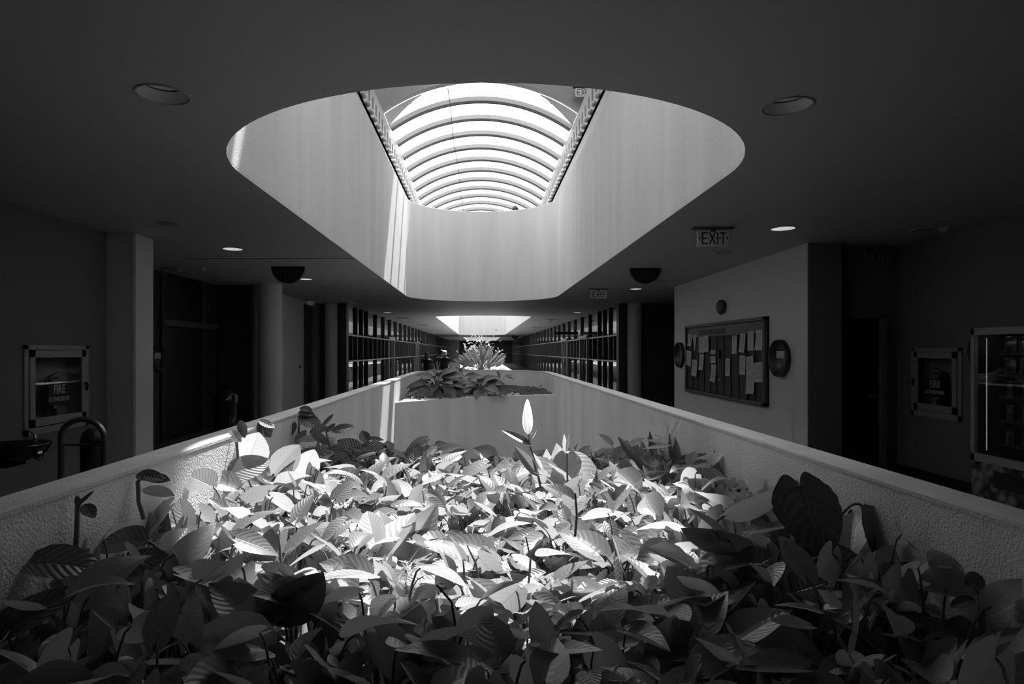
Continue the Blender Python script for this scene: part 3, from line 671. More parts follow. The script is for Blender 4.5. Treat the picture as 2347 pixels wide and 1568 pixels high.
pn = MB().bbox(-5.62, -5.59, 9.6, 10.3, 1.15, 1.95, .005); tag(pn.build('wall_notice', M['darkpanel']), 'dim rectangular notice on the dark wall beside the round plaque', 'notice')
plaque(5.565, 6.75, 1.6, .25, -1, 'dark round plaque partly hidden behind the snack machine', False)
# ---------------------------------------------------------------- fire extinguisher cabinets
def fire_cabinet(x, y0, y1, z0, z1, s, label, extl, handle_y):
    """x wall plane, s = direction the front faces (+1 = +X)"""
    yc, zc = (y0+y1)/2, (z0+z1)/2; w, h = (y1-y0)/2, (z1-z0)/2
    o = empty('fire_extinguisher_cabinet', (x, yc, zc), 0, label, 'fire extinguisher cabinet', 'fire extinguisher cabinets')
    def b(n, m, xa, xb, ya, yb, za, zb, r=.004, par=o):
        return MB().bbox(min(s*xa, s*xb), max(s*xa, s*xb), ya, yb, za, zb, r).build(n, m, par)
    sr = MB()
    for a in ((-w, w, h-.045, h), (-w, w, -h, -h+.07), (-w, -w+.055, -h, h), (w-.055, w, -h, h)): sr.bbox(min(s*.001, s*.018), max(s*.001, s*.018), a[0], a[1], a[2], a[3], .004)
    sr.build('surround', M['cabinet'], o)
    iw, i0, i1 = w-.075, -h+.09, h-.065
    bx = MB(); bx.box(min(-s*.17, -s*.165), max(-s*.17, -s*.165), -iw, iw, i0, i1)
    for a in ((-iw, iw, i1-.004, i1), (-iw, iw, i0, i0+.004), (-iw, -iw+.004, i0, i1), (iw-.004, iw, i0, i1)): bx.box(min(-s*.165, 0), max(-s*.165, 0), a[0], a[1], a[2], a[3])
    bx.build('back_box', M['cabinet'], o)
    dw, dh0, dh1 = w-.06, -h+.08, h-.05; t = .075
    dm = MB()
    for a in ((-dw, dw, dh1-t, dh1), (-dw, dw, dh0, dh0+t*1.1), (-dw, -dw+t, dh0, dh1), (dw-t, dw, dh0, dh1)): dm.bbox(min(s*.004, s*.028), max(s*.004, s*.028), a[0], a[1], a[2], a[3], .004)
    d = dm.build('door', M['cabinet'], o)
    g = MB(); gx = s*.012; g.add([(gx, -dw+t, dh0+t), (gx, dw-t, dh0+t), (gx, dw-t, dh1-t), (gx, -dw+t, dh1-t)], [(0, 1, 2, 3) if s > 0 else (3, 2, 1, 0)]); g.build('pane', M['caseglass'], d)
    hy = handle_y*(dw-.03)
    hh = MB(); hh.tube([(s*.026, hy, .03), (s*.055, hy, .035), (s*.06, hy, -.0), (s*.05, hy, -.05)], .012, 8); hh.build('handle', M['black'], d)
    fs = b('label_plate', M['black'], .014, .017, -.16, .16, -.17, .05, .001)
    ry = (PI/2, 0, PI/2 if s > 0 else -PI/2)
    text('lettering', 'FIRE', .125, M['signpaint'], fs, (s*.019, 0, -.015), ry, .8, .001, 1.0, .004)
    text('lettering', 'EXTINGUISHER', .062, M['signpaint'], fs, (s*.019, 0, -.115), ry, .75, .001, 1.0, .002)
    e = empty('fire_extinguisher', (x-s*.09, yc+.02, zc+i0+.004), 0, extl, 'fire extinguisher', 'fire extinguishers')
    MB().lathe([(.001, 0), (.05, 0), (.055, .012), (.055, .36), (.045, .40), (.018, .425), (.018, .44)], n=24).build('cylinder', M['red'], e)
    MB().box(-.02, .02, -.03, .03, .44, .47).build('valve', M['steel'], e)
    hb = MB(); hb.tube([(0, -.03, .465), (0, .06, .50), (0, .13, .515)], .008, 6); hb.tube([(0, -.02, .45), (0, .12, .455)], .007, 6); hb.build('lever', M['black'], e)
    ho = MB(); ho.tube([(0, -.03, .455), (0, -.075, .43), (0, -.085, .30), (0, -.07, .14)], .011, 8); ho.build('hose', M['black'], e)
    MB().box(min(s*.054, s*.056), max(s*.054, s*.056), -.03, .03, .14, .28).build('sticker', M['paper'], e)
M['signpaint'] = mat('pale_lettering', .5, .7)
fire_cabinet(-4.42, 5.98, 6.96, .77, 1.66, 1, 'glass-fronted fire extinguisher cabinet on the left wall behind the drinking fountains', 'fire extinguisher inside the left glass-fronted wall cabinet', 1)
fire_cabinet(5.57, 7.16, 8.0, .78, 1.64, -1, 'glass-fronted fire extinguisher cabinet on the right wall beside the snack machine', 'fire extinguisher inside the right wall cabinet near the doorway', 1)
# ---------------------------------------------------------------- trash bin, drinking fountains, guard rail
tb = empty('trash_bin', (-4.37, 10.6, 0), 0, 'black dome-topped trash bin standing in the dark left recess', 'trash bin')
MB().lathe([(.17, 0), (.175, .02), (.18, .70)], n=36).build('body', M['gloss'], tb)
MB().lathe([(.185, .70), (.185, .73), (.18, .78), (.155, .86), (.11, .92), (.05, .95), (.001, .955)], n=36).build('dome_lid', M['gloss'], tb)
MB().bbox(.13, .19, -.08, .08, .74, .86, .01).build('flap', M['gloss'], tb)
df = empty('drinking_fountain', (-3.75, 4.62, 0), 0, 'dark double-basin drinking fountain at the left edge, against the wall', 'drinking fountain')
MB().bbox(-.64, -.2, -.7, .45, 0, .86, .02).build('pedestal', M['darkpanel'], df)
for i, (bx, by, bz) in enumerate(((-.02, -.45, 1.02), (.28, .02, .90))):
    b = MB(); n = 32; prof = [(.001, -.10), (.12, -.10), (.19, -.06), (.215, -.005), (.215, .01), (.2, .01), (.17, -.03), (.08, -.055), (.001, -.055)]
    b.lathe(prof, (bx, by, bz), n); bo = b.build('basin', M['gloss'], df)
    MB().bbox(bx-.45, bx+.02, by-.13, by+.13, bz-.16, bz-.04, .03).build('arm', M['gloss'], df)
    sp = MB(); sp.lathe([(.018, 0), (.018, .03), (.01, .045), (.012, .07), (.001, .075)], (bx+.13, by, bz), 12); sp.tube([(bx+.13, by, bz+.06), (bx+.11, by, bz+.085), (bx+.09, by, bz+.10)], .006, 6); sp.build('spout', M['chrome'], df)
    pb = MB(); pb.lathe([(.035, 0), (.038, .02), (.03, .03), (.001, .034)], (bx+.19, by-.06, bz-.07), 18, 'X'); pb.build('push_button', M['chrome'], df)
gr_ = empty('guard_rail', (-2.98, 4.9, 0), 0, 'arched metal tube guard rail beside the drinking fountain', 'guard rail')
g = MB(); pts = [(-.34, 0, 0), (-.34, 0, .90)]+[(-.17-.17*math.cos(PI*k/12), 0, .92+.14*math.sin(PI*k/12)) for k in range(13)]+[(0, 0, .90), (0, 0, 0)]
g.tube(pts, .023, 12); g.build('tube', M['steel'], gr_)
g = MB(); g.tube([(-.33, 0, .86), (0, 0, .86)], .010, 8); g.build('crossbar', M['steel'], gr_)
wb = empty('fluted_bin', (-3.22, 5.15, 0), 0, 'slim black round-topped post bin behind the arched guard rail', 'bin')
MB().lathe([(.09, 0), (.095, .01), (.095, .87), (.075, .93), (.035, .96), (.001, .965)], n=24).build('body', M['black'], wb)
MB().lathe([(.098, .84), (.098, .86)], n=24).build('band', M['gloss'], wb)
# ---------------------------------------------------------------- snack machine
vm = empty('vending_machine', (4.98, 5.2, 0), 0, 'glass-fronted snack vending machine against the right wall', 'vending machine')
L_ = 1.08; c = MB(); c.box(.0, .57, 0, L_, 0, .10)
body = MB(); body.box(.5, .57, 0, L_, .1, 1.83); body.box(.02, .5, 0, .03, .1, 1.83); body.box(.02, .5, L_-.03, L_, .1, 1.83); body.box(.02, .5, 0, L_, 1.80, 1.83); body.box(.02, .5, 0, L_, .55, .58); body.box(.02, .5, 0, L_, .08, .1)
body.build('body', M['cabinet'], vm); c.build('plinth', M['black'], vm)
fr = MB()
for a in ((0, L_, 1.76, 1.83), (0, L_, .50, .58), (0, .05, .5, 1.83), (L_-.055, L_, .5, 1.83)): fr.bbox(-.02, .02, a[0], a[1], a[2], a[3], .006)
do = fr.build('door', M['cabinet'], vm)
g = MB(); g.add([(.0, .05, .58), (.0, L_-.055, .58), (.0, L_-.055, 1.76), (.0, .05, 1.76)], [(3, 2, 1, 0)]); g.build('pane', M['shopglass'], do)
MB().box(.4, .42, .03, L_-.03, .58, 1.8).box(.02, .4, .03, .04, .58, 1.8).box(.02, .4, L_-.04, L_-.03, .58, 1.8).box(.02, .4, .03, L_-.03, .58, .59).build('liner', M['black'], vm)
ch = MB()
for k in range(60): ch.box(.03, .036, L_-.143, L_-.137, .62+k*.0185, .632+k*.0185)
ch.build('light_strip', emis('strip_lamp', .35, .1), vm)
lp = MB().bbox(-.01, .02, 0, L_, .10, .50, .004); lp.build('lower_panel', M['pebbleprint'] if 'pebbleprint' in M else M['cabinet'], vm)
ch = MB().bbox(-.03, .0, .12, L_-.28, .28, .44, .008); ch.build('delivery_flap', M['black'], vm)
shelf_z = (.70, .93, 1.16, 1.37, 1.58)
for z in shelf_z:
    sh = MB().box(.05, .40, .05, L_-.26, z-.012, z); sh.build('shelf', M['steel'], vm)
al = bpy.data.lights.new('snack_fill', 'AREA'); al.energy = .35; al.shape = 'RECTANGLE'; al.size = .2; al.size_y = .8; ao = bpy.data.objects.new('snack_fill', al); COL.objects.link(ao); ao.parent = vm; ao.location = (.2, .5, 1.79)  # fill light added to lift the snacks, no visible lamp
def bag(w, h, t):
    mb = MB(); n, m_ = 6, 8; V = []; U = []
    for j in range(m_+1):
        for i in range(n+1):
            a, b = i/n*2-1, j/m_; q = max(0, (1-a*a))*max(0, math.sin(PI*b))**.6; V.append((-t*q-.004*math.sin(9*a+5*b), a*w*(1+.05*math.sin(14*b)), b*h)); U.append((i/n, b))
    mb.add(V, [(j*(n+1)+i, j*(n+1)+i+1, (j+1)*(n+1)+i+1, (j+1)*(n+1)+i) for j in range(m_) for i in range(n)], True, U)
    mb.add([(t*.6 if (0 < (k % 7) < 6) else 0, v[1], v[2]) for k, v in enumerate(V)], [(j*(n+1)+i, (j+1)*(n+1)+i, (j+1)*(n+1)+i+1, j*(n+1)+i+1) for j in range(m_) for i in range(n)], True)
    return mb
rows = [('snack_bar', .045, .13, .012, 'wrapped snack bar'), ('snack_packet', .035, .15, .02, 'slim packet'), ('candy_bar', .03, .13, .012, 'upright candy bar'), ('chip_bag', .065, .17, .03, 'crumpled chip bag'), ('chip_bag', .07, .16, .035, 'large chip bag')]
for r_, (nm, w, h, t, wd) in enumerate(rows):
    proto = None; rn = ('lowest', 'second lowest', 'middle', 'second highest', 'top')[r_]
    for k in range(4):
        y = 5.2+L_-.34-k*.175
        if proto is None: proto = o = bag(w, h, t).build(nm, M['foil'] if 'foil' in M else M['steel'])
        else: o = proto.copy(); COL.objects.link(o)
        o.location = (4.98+.09, y, shelf_z[r_]+.002); o.rotation_euler = (0, .05, .1*(k % 2))
        tag(o, '%s on the %s shelf of the snack machine, %s from the left' % (wd, rn, ('first', 'second', 'third', 'fourth')[k]), 'snack', 'snacks in the vending machine')
# ---------------------------------------------------------------- leaves and plants
SHAPES = {
 'heart': ([(0, .66), (.08, .86), (.2, 1), (.38, .97), (.55, .82), (.72, .57), (.86, .28), (.95, .10), (1, .0)], .20),
 'oval': ([(0, .22), (.06, .55), (.18, .85), (.36, 1), (.55, .96), (.72, .77), (.86, .48), (.95, .2), (1, .0)], .06),
 'blade': ([(0, .12), (.1, .5), (.28, .9), (.48, 1), (.68, .82), (.84, .48), (.94, .18), (1, 0)], .0),
 'bud': ([(0, .15), (.12, .7), (.3, 1), (.5, .95), (.7, .72), (.87, .4), (.96, .15), (1, 0)], .0)}
def wid(tab, v):
    for (a, wa), (b, wb) in zip(tab[:-1], tab[1:]):
        if v <= b: return wa+(wb-wa)*(v-a)/(b-a)
    return 0
def leaf(mb, base, m, n, L, W_, shape='heart', curl=.15, fold=.25, rip=.0, nv=8, nu=6, nrip=7, twist=0.0, roll=0.0):
    """one leaf: base point, midrib direction m, face normal n"""
    tab, lobe = SHAPES[shape]; m = m.normalized(); n = (n-m*n.dot(m)).normalized(); w = m.cross(n)
    V = []; U = []
    for j in range(nv+1):
        v = j/nv; v = v**.9; hw = W_/2*wid(tab, v)
        for i in range(nu+1):
            u = i/nu*2-1; x = u*hw; y = L*v-lobe*L*math.sin(PI*min(1, abs(u))**.75*.86)*(1-v)**2.5
            z = fold*abs(x)*(1-.4*v)-curl*L*v*v+rip*W_*math.sin(2*PI*(nrip*v-1.6*abs(u)))*abs(u)**.8*(1-v*.6)+roll*x*abs(x)/max(W_, .01)
            if twist: x, z = x*math.cos(twist*v)-z*math.sin(twist*v), z*math.cos(twist*v)+x*math.sin(twist*v)
            V.append(base+m*y+w*x+n*z); U.append((i/nu, v))
    mb.add(V, [(j*(nu+1)+i, j*(nu+1)+i+1, (j+1)*(nu+1)+i+1, (j+1)*(nu+1)+i) for j in range(nv) for i in range(nu)], True, U)
def bez(a, b, c, n=6): return [a*(1-t)**2+b*2*t*(1-t)+c*t*t for t in [i/n for i in range(n+1)]]
R = random.Random(21)
# --- the small heart-leaved plants, a dozen shapes then copies
def heart_plant(k, nl, spread, h, size):
    lf, st = MB(), MB(); R.seed(100+k)
    for i in range(nl):
        a = 2*PI*(i*.382+R.uniform(-.08, .08)); r = spread*math.sqrt((i+.5)/nl); z = h-.03-R.uniform(0, .13)-.09*(r/spread)**2
        if R.random() < .15: z += .05
        b = Vector((r*math.cos(a), r*math.sin(a), z)); L = size*R.uniform(.62, 1.18); 
        az = a+R.uniform(-1.2, 1.2); pitch = R.choice([R.uniform(-.75, .15), R.uniform(-1.1, -.3), R.uniform(.1, .9)])
        m = Vector((math.cos(az)*math.cos(pitch), math.sin(az)*math.cos(pitch), math.sin(pitch)))
        n = Vector((0, 0, 1))*1.0+Vector((R.gauss(0, .45), R.gauss(.15, .45), 0))
        if abs(m.z) > .85: n = Vector((R.gauss(0, .6), 1, .3))
        lf.t = R.random()
        leaf(lf, b, m, n, L, L*R.uniform(.52, .72), 'heart', R.uniform(.05, .32), R.uniform(.1, .55), .010, 8, 6, twist=R.uniform(-.4, .4))
        c0 = Vector((b.x*.25, b.y*.25, 0)); st.tube(bez(c0, Vector((b.x*.6, b.y*.6, z*1.02)), b, 5), [.006, .005, .0045, .004, .0035, .003], 5, False)
    return lf, st
protos = []
def canopy(x, y): return .60+.17*min(1, abs(x-.035)/1.5)**2+.04*math.sin(2.3*x+1.7*y)
NPROT = 14
for k in range(NPROT):
    lf, st = heart_plant(k, 12, .20, .40, .185)
    o = empty('heartleaf_plant'); lf.build('foliage', M['leaf'], o); st.build('stem', M['stem'], o); protos.append(o)
def zone(x, y):
    side = 'left' if x < -.55 else ('right' if x > .65 else 'centre')
    if y > 4.75: return 'low heart-leaved plant in the back row of the front bed, %s stretch' % side
    if y < 1.75: return 'low heart-leaved plant in deep shade at the very front, %s stretch' % side
    if y < 2.5: return 'shaded glossy heart-leaved plant just before the sunlit patch, %s stretch' % side
    if x > 1.2: return 'shaded heart-leaved plant along the foot of the right parapet'
    if x < -1.15: return 'heart-leaved plant hugging the foot of the left parapet, mid bed'
    return 'sunlit heart-leaved plant in the middle of the front bed, %s stretch, %s half' % (side, 'nearer' if y < 3.6 else 'farther')
used = set(); cnt = 0; R.seed(77); y = 1.05; row = 0
lab = 'low heart-leaved plant with glossy leaves, one of the mass carpeting the front bed'
while y < 5.42:
    w = inx(y)-.2; nx = max(1, int(2*w/.25)); 
    for i in range(nx+1):
        x = .035-w+2*w*(i/nx)+R.uniform(-.05, .05)*(0 if i in (0, nx) else 1); yy = y+R.uniform(-.06, .06)+(.12 if (row+i) % 2 else 0)
        if yy > 5.5+.1*(x+1.6)/3.2-.14: continue
        k = R.randrange(NPROT)
        if k not in used: o = protos[k]; used.add(k)
        else: o = copy_tree(protos[k])
        s = (canopy(x, yy)-.385)/.40*1.0; s_ = R.uniform(.9, 1.12)
        o.location = (x, yy, .385); o.rotation_euler = (0, 0, R.uniform(0, 2*PI)); o.scale = (s_, s_, max(.45, (canopy(x, yy)+.16*0-.385+.16)/.40)*R.uniform(.92, 1.08))
        tag(o, zone(x, yy), 'plant', 'heart-leaved plants filling the front bed'); cnt += 1
    y += .235; row += 1
# --- hand-set large leaves: (x, y) px centre, depth, image angle of base->tip, length px, width px, normal, options
def set_leaf(par, x, y, Y, ang, Lp, Wp, n, shape='oval', m='bigleaf', rip=.012, curl=.05, fold=.2, petiole=True, root=None, tone=.5, nv=16, nu=12, twist=0.0, nrip=9, stemr=.006, name='leaf'):
    if m == 'glowleaf': rip *= .6
    n = Vector(n).normalized(); a = math.radians(ang); dx, dz = math.cos(a), math.sin(a)
    t = -(n.x*dx+n.z*dz)/(n.y if abs(n.y) > .25 else math.copysign(.25, n.y or -1)); t = max(-1.8, min(1.8, t))
    md = Vector((dx, t, dz)); k = Y/F; L = Lp*k*md.length; md.normalize(); w = md.cross(n).normalized()
    pr = abs(w.x*-dz+w.z*dx); W_ = Wp*k/max(.4, pr)
    b = P(x, y, Y)-md*L*.5
    mb = MB(); mb.t = tone; leaf(mb, Vector((0, 0, 0)), md, n, L, W_, shape, curl, fold, rip, nv, nu, nrip, twist)
    o = mb.build(name, M[m], par); o.location = b-par.location
    if petiole:
        st = MB(); r = Vector(root) if root else Vector((b.x+.1*(-md.x), b.y-.02, .4)); bb = b-par.location; rr = r-par.location
        q = bb-md*L*.45-Vector((0, 0, .03))
        st.tube([rr]+bez(rr+(q-rr)*.6, q, bb, 7), [stemr*1.4]*3+[stemr]*6, 7); st.build('petiole', M['stem'], par)
    return o
def big_plant(name, loc, label, leaves, group='large-leaved plants in the front bed', cat='plant', **kw):
    o = empty(name, loc, 0, label, cat, group)
    for l in leaves:
        d = dict(kw); 
        if len(l) > 7: d.update(l[7])
        set_leaf(o, *l[:7], root=d.pop('root', loc), **d)
    return o
UP = (.1, -.75, .65)      # faces camera and up
big_plant('philodendron', (-1.22, 4.0, .42), 'tall plant with three bright round ribbed leaves by the left parapet', [
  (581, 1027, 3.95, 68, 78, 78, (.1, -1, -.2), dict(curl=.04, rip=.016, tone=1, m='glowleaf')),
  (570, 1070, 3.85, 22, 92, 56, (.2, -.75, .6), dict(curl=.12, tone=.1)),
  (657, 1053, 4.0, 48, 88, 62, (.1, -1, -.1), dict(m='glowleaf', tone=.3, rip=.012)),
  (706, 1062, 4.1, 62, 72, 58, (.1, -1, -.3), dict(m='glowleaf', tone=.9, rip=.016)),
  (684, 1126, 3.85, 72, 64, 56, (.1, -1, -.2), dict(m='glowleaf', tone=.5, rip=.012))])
big_plant('philodendron', (-.55, 3.0, .42), 'plant with the broad sunlit upturned leaves near the centre left of the bed', [
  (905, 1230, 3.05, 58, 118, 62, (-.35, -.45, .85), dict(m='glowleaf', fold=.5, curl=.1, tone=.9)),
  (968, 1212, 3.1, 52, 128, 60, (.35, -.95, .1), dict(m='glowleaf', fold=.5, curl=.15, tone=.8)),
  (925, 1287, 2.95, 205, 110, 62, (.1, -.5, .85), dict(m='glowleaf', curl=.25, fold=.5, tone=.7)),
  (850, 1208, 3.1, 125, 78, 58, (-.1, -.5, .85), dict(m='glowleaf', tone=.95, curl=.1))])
big_plant('philodendron', (.42, 4.3, .42), 'plant with bright folded leaves below the small pale bud, centre right of the bed', [
  (1285, 1063, 4.3, 100, 92, 66, (.1, -1, -.2), dict(m='glowleaf', tone=.95, shape='heart', curl=.15, rip=.015)),
  (1300, 1080, 4.2, 268, 62, 66, (0, -.9, .4), dict(tone=.3, shape='heart')),
  (1345, 1082, 4.3, -28, 92, 52, (.1, -.5, .85), dict(m='glowleaf', tone=.95, curl=.3, shape='heart')),
  (1272, 1104, 4.1, -42, 96, 34, (.3, -.5, .8), dict(m='glowleaf', tone=.9, shape='heart', fold=.6)),
  (1255, 1068, 4.3, 95, 80, 40, (-.3, -1, -.1), dict(m='glowleaf', tone=.95, shape='heart'))])
big_plant('philodendron', (1.3, 2.62, .42), 'plant with the big glossy ribbed heart leaf at right, near the parapet', [
  (1868, 1202, 2.5, -84, 150, 150, (-.15, -.85, .55), dict(shape='heart', m='thickleaf', rip=.018, curl=.05, nrip=8, nv=30, nu=20, tone=.9, fold=-.1)),
  (1736, 1162, 2.7, 22, 140, 62, (-.1, -.8, -.5), dict(tone=.6, curl=.2, rip=.008)),
  (2018, 1232, 2.55, -62, 150, 78, (.3, -.9, .2), dict(m='thickleaf', tone=.5, curl=.2)),
  (1975, 1185, 2.7, 10, 66, 36, (0, -.8, .6), dict(m='thickleaf', tone=.4))])
big_plant('philodendron', (.95, 2.4, .42), 'plant with the dark smooth oval leaf seen from below, right of the sunlit patch', [
  (1643, 1241, 2.5, 165, 178, 66, (.1, -.75, -.6), dict(m='thickleaf', tone=.6, curl=.1, rip=.004)),
  (1622, 1336, 2.35, 190, 66, 45, (.1, -.8, -.5), dict(m='thickleaf', tone=.2, rip=.004)),
  (1745, 1290, 2.45, 15, 105, 60, (.1, -.6, .8), dict(m='thickleaf', tone=.7, rip=.012)),
  (1565, 1350, 2.3, 120, 95, 80, (-.2, -.75, .6), dict(tone=.8, rip=.012)),
  (1665, 1345, 2.35, -60, 80, 62, (.1, -.7, .6), dict(tone=.8, rip=.012))])
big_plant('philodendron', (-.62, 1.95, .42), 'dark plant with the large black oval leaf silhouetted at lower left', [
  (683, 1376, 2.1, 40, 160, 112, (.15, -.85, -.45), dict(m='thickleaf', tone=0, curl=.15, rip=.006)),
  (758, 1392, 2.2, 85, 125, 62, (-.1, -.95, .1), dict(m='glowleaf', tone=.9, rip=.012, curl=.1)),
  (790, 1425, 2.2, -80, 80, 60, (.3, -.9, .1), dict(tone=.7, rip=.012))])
big_plant('philodendron', (-1.0, 2.35, .42), 'plant with long ribbed leaf catching light, lower left of the bed', [
  (565, 1350, 2.3, 28, 145, 62, (.15, -.7, .7), dict(tone=.5, rip=.016, curl=.15)),
  (520, 1392, 2.25, 15, 150, 26, (.1, -.25, 1), dict(tone=.1, m='thickleaf'))])
big_plant('philodendron', (-1.28, 3.0, .42), 'plant with a tall dark leaf and a ribbed leaf beside the left parapet', [
  (378, 1222, 2.9, 118, 150, 48, (-.45, -.8, .3), dict(tone=.2, m='thickleaf', rip=.016)),
  (393, 1292, 2.75, 130, 130, 66, (.1, -.75, .6), dict(tone=.6, rip=.016)),
  (455, 1100, 3.3, 160, 84, 46, (.1, -.6, .75), dict(tone=.9)),
  (418, 1185, 3.1, 120, 92, 58, (.0, -.8, .6), dict(tone=.9))])
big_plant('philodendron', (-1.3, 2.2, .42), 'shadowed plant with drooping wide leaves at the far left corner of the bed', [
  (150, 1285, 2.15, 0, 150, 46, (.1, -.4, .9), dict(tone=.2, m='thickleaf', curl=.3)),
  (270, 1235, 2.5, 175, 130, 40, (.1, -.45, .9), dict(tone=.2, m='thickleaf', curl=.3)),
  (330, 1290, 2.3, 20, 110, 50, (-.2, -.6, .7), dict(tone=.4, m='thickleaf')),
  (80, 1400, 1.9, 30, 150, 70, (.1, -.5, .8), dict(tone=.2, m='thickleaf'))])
big_plant('philodendron', (.05, 1.75, .42), 'plant with ribbed oval leaves at the bottom centre of the picture', [
  (1095, 1425, 2.0, 35, 88, 60, (0, -.75, .65), dict(tone=.6)),
  (1085, 1520, 1.85, 10, 105, 58, (0, -.7, .7), dict(tone=.6, rip=.012)),
  (1240, 1440, 1.95, 100, 110, 60, (.2, -.85, .4), dict(tone=.3)),
  (1205, 1540, 1.85, 30, 80, 46, (0, -.7, .7), dict(tone=.5))])
big_plant('philodendron', (1.28, 1.95, .42), 'dark plant with broad leaves at the lower right of the bed', [
  (1845, 1375, 2.2, 70, 70, 60, (0, -.85, .5), dict(tone=.6, shape='heart', m='thickleaf')),
  (1860, 1345, 2.2, 10, 95, 50, (0, -.5, .85), dict(tone=.4, m='thickleaf')),
  (2070, 1330, 2.2, 20, 150, 60, (0, -.5, .85), dict(tone=.3, m='thickleaf')),
  (2110, 1450, 2.0, -20, 150, 70, (.1, -.6, .8), dict(tone=.3, m='thickleaf')),
  (1940, 1290, 2.4, -10, 120, 55, (.1, -.6, .8), dict(tone=.3, m='thickleaf'))])
# --- climbers against the parapet
def climber(name, pts, leaves, label, m='thickleaf'):
    r = P(*pts[0]); o = empty(name, r, 0, label, 'plant', 'vine shoots climbing the parapet')
    st = MB(); st.tube([P(*p)-r for p in pts], [.010]*(len(pts)-1)+[.004], 7); st.build('stem', M['stem'], o)
    for l in leaves:
        d = dict(l[7]) if len(l) > 7 else {}
        d.setdefault('tone', .4); d.setdefault('m', m); set_leaf(o, *l[:7], petiole=False, nv=10, nu=8, **d)
    return o
climber('climbing_vine', [(172, 1290, 2.32), (176, 1215, 2.33), (178, 1165, 2.33), (184, 1150, 2.33)], [(195, 1142, 2.33, 52, 38, 9, (.6, -.7, .3)), (205, 1172, 2.33, -32, 44, 20, (.2, -.6, .8)), (178, 1148, 2.33, 95, 26, 9, (.8, -.6, 0))], 'thin dark vine shoot on the far left of the inner parapet')
climber('climbing_vine', [(330, 1190, 2.75), (318, 1150, 2.75), (316, 1105, 2.75), (330, 1088, 2.76)], [(345, 1089, 2.76, 2, 60, 20, (0, -.5, .9), dict(curl=.3)), (365, 1098, 2.78, -5, 50, 16, (.1, -.5, .9)), (365, 1128, 2.78, -8, 74, 16, (.1, -.4, .9), dict(tone=.9, m='leaf'))], 'vine shoot with drooping leaf pair on the lit part of the left parapet')
climber('climbing_vine', [(682, 1060, 5.1), (684, 1000, 5.15), (686, 960, 5.2), (690, 942, 5.2)], [
  (702, 938, 5.15, -8, 30, 12, (0, -.6, .8)), (704, 948, 5.15, -6, 40, 13, (0, -.6, .8)), (712, 968, 5.1, -22, 62, 26, (.1, -.6, .8)), (670, 985, 5.1, 250, 34, 16, (.1, -.9, .2)), (722, 1005, 5.0, 5, 70, 14, (0, -.5, .8), dict(tone=.8, m='leaf')), (690, 1000, 5.1, 55, 34, 20, (.3, -.8, .4), dict(m='leaf'))], 'tall leafy vine shoot reaching over the left parapet top')
climber('climbing_vine', [(765, 1050, 4.9), (752, 1010, 4.9), (745, 980, 4.9)], [(752, 962, 4.88, 50, 34, 9, (.5, -.8, .2)), (758, 980, 4.88, 45, 26, 12, (.3, -.8, .4)), (790, 982, 4.85, 12, 54, 20, (0, -.8, .6), dict(tone=.6)), (728, 985, 4.9, 195, 40, 20, (0, -.7, .6)), (735, 1005, 4.85, -35, 50, 18, (.3, -.8, .4))], 'upright shoot with pointed leaves right of the tall vine')
climber('climbing_vine', [(545, 1050, 3.87), (542, 1010, 3.87), (548, 985, 3.88)], [(556, 985, 3.88, 290, 40, 20, (.3, -.85, .3)), (538, 998, 3.85, 150, 44, 22, (-.3, -.8, .5), dict(tone=.6, m='leaf')), (612, 972, 4.1, -20, 42, 14, (.1, -.7, .7)), (608, 985, 4.1, -50, 44, 30, (.3, -.8, .4)), (400, 1035+60, 3.3, 30, 40, 18, (.2, -.7, .6), dict(m='leaf', tone=.9))], 'vine leaves rising at the parapet behind the bright round leaves')
climber('climbing_vine', [(870, 1075, 5.2), (865, 1040, 5.2), (850, 1018, 5.2)], [(835, 1000, 5.15, 120, 30, 24, (.1, -.8, .5)), (862, 1006, 5.15, -5, 36, 9, (0, -.7, .6)), (855, 1022, 5.1, 175, 60, 18, (0, -.7, .7)), (800, 1020, 5.0, 160, 66, 28, (0, -.7, .7)), (770, 1040, 4.9, 20, 90, 34, (0, -.7, .7)), (830, 1052, 5.0, -5, 110, 28, (0, -.6, .7)), (720, 1045, 4.7, 10, 90, 34, (.1, -.7, .7))], 'dark leafy shoots in shadow at the back left corner of the bed')
climber('climbing_vine', [(2248, 1505, 1.93), (2252, 1450, 1.93), (2250, 1385, 1.96), (2238, 1345, 1.96)], [(2232, 1333, 1.94, 200, 40, 34, (-.3, -.8, .5)), (2205, 1382, 1.92, 195, 60, 16, (-.2, -.5, .8)), (2150, 1440, 1.95, 160, 110, 36, (0, -.6, .8), dict(tone=.6))], 'thin dark vine shoot on the inner right parapet near the corner')
climber('climbing_vine', [(962, 1090, 5.0), (958, 1060, 5.0), (955, 1040, 5.0)], [(955, 1030, 5.0, 80, 30, 34, (0, -.9, .4), dict(shape='heart')), (950, 1052, 4.95, 100, 44, 40, (0, -.85, .5), dict(shape='heart')), (1012, 1042, 5.0, 160, 34, 16, (0, -.6, .8)), (1035, 1050, 4.9, 10, 50, 18, (0, -.6, .8), dict(m='leaf', tone=.9))], 'dark rounded leaves poking up at the back centre of the bed')
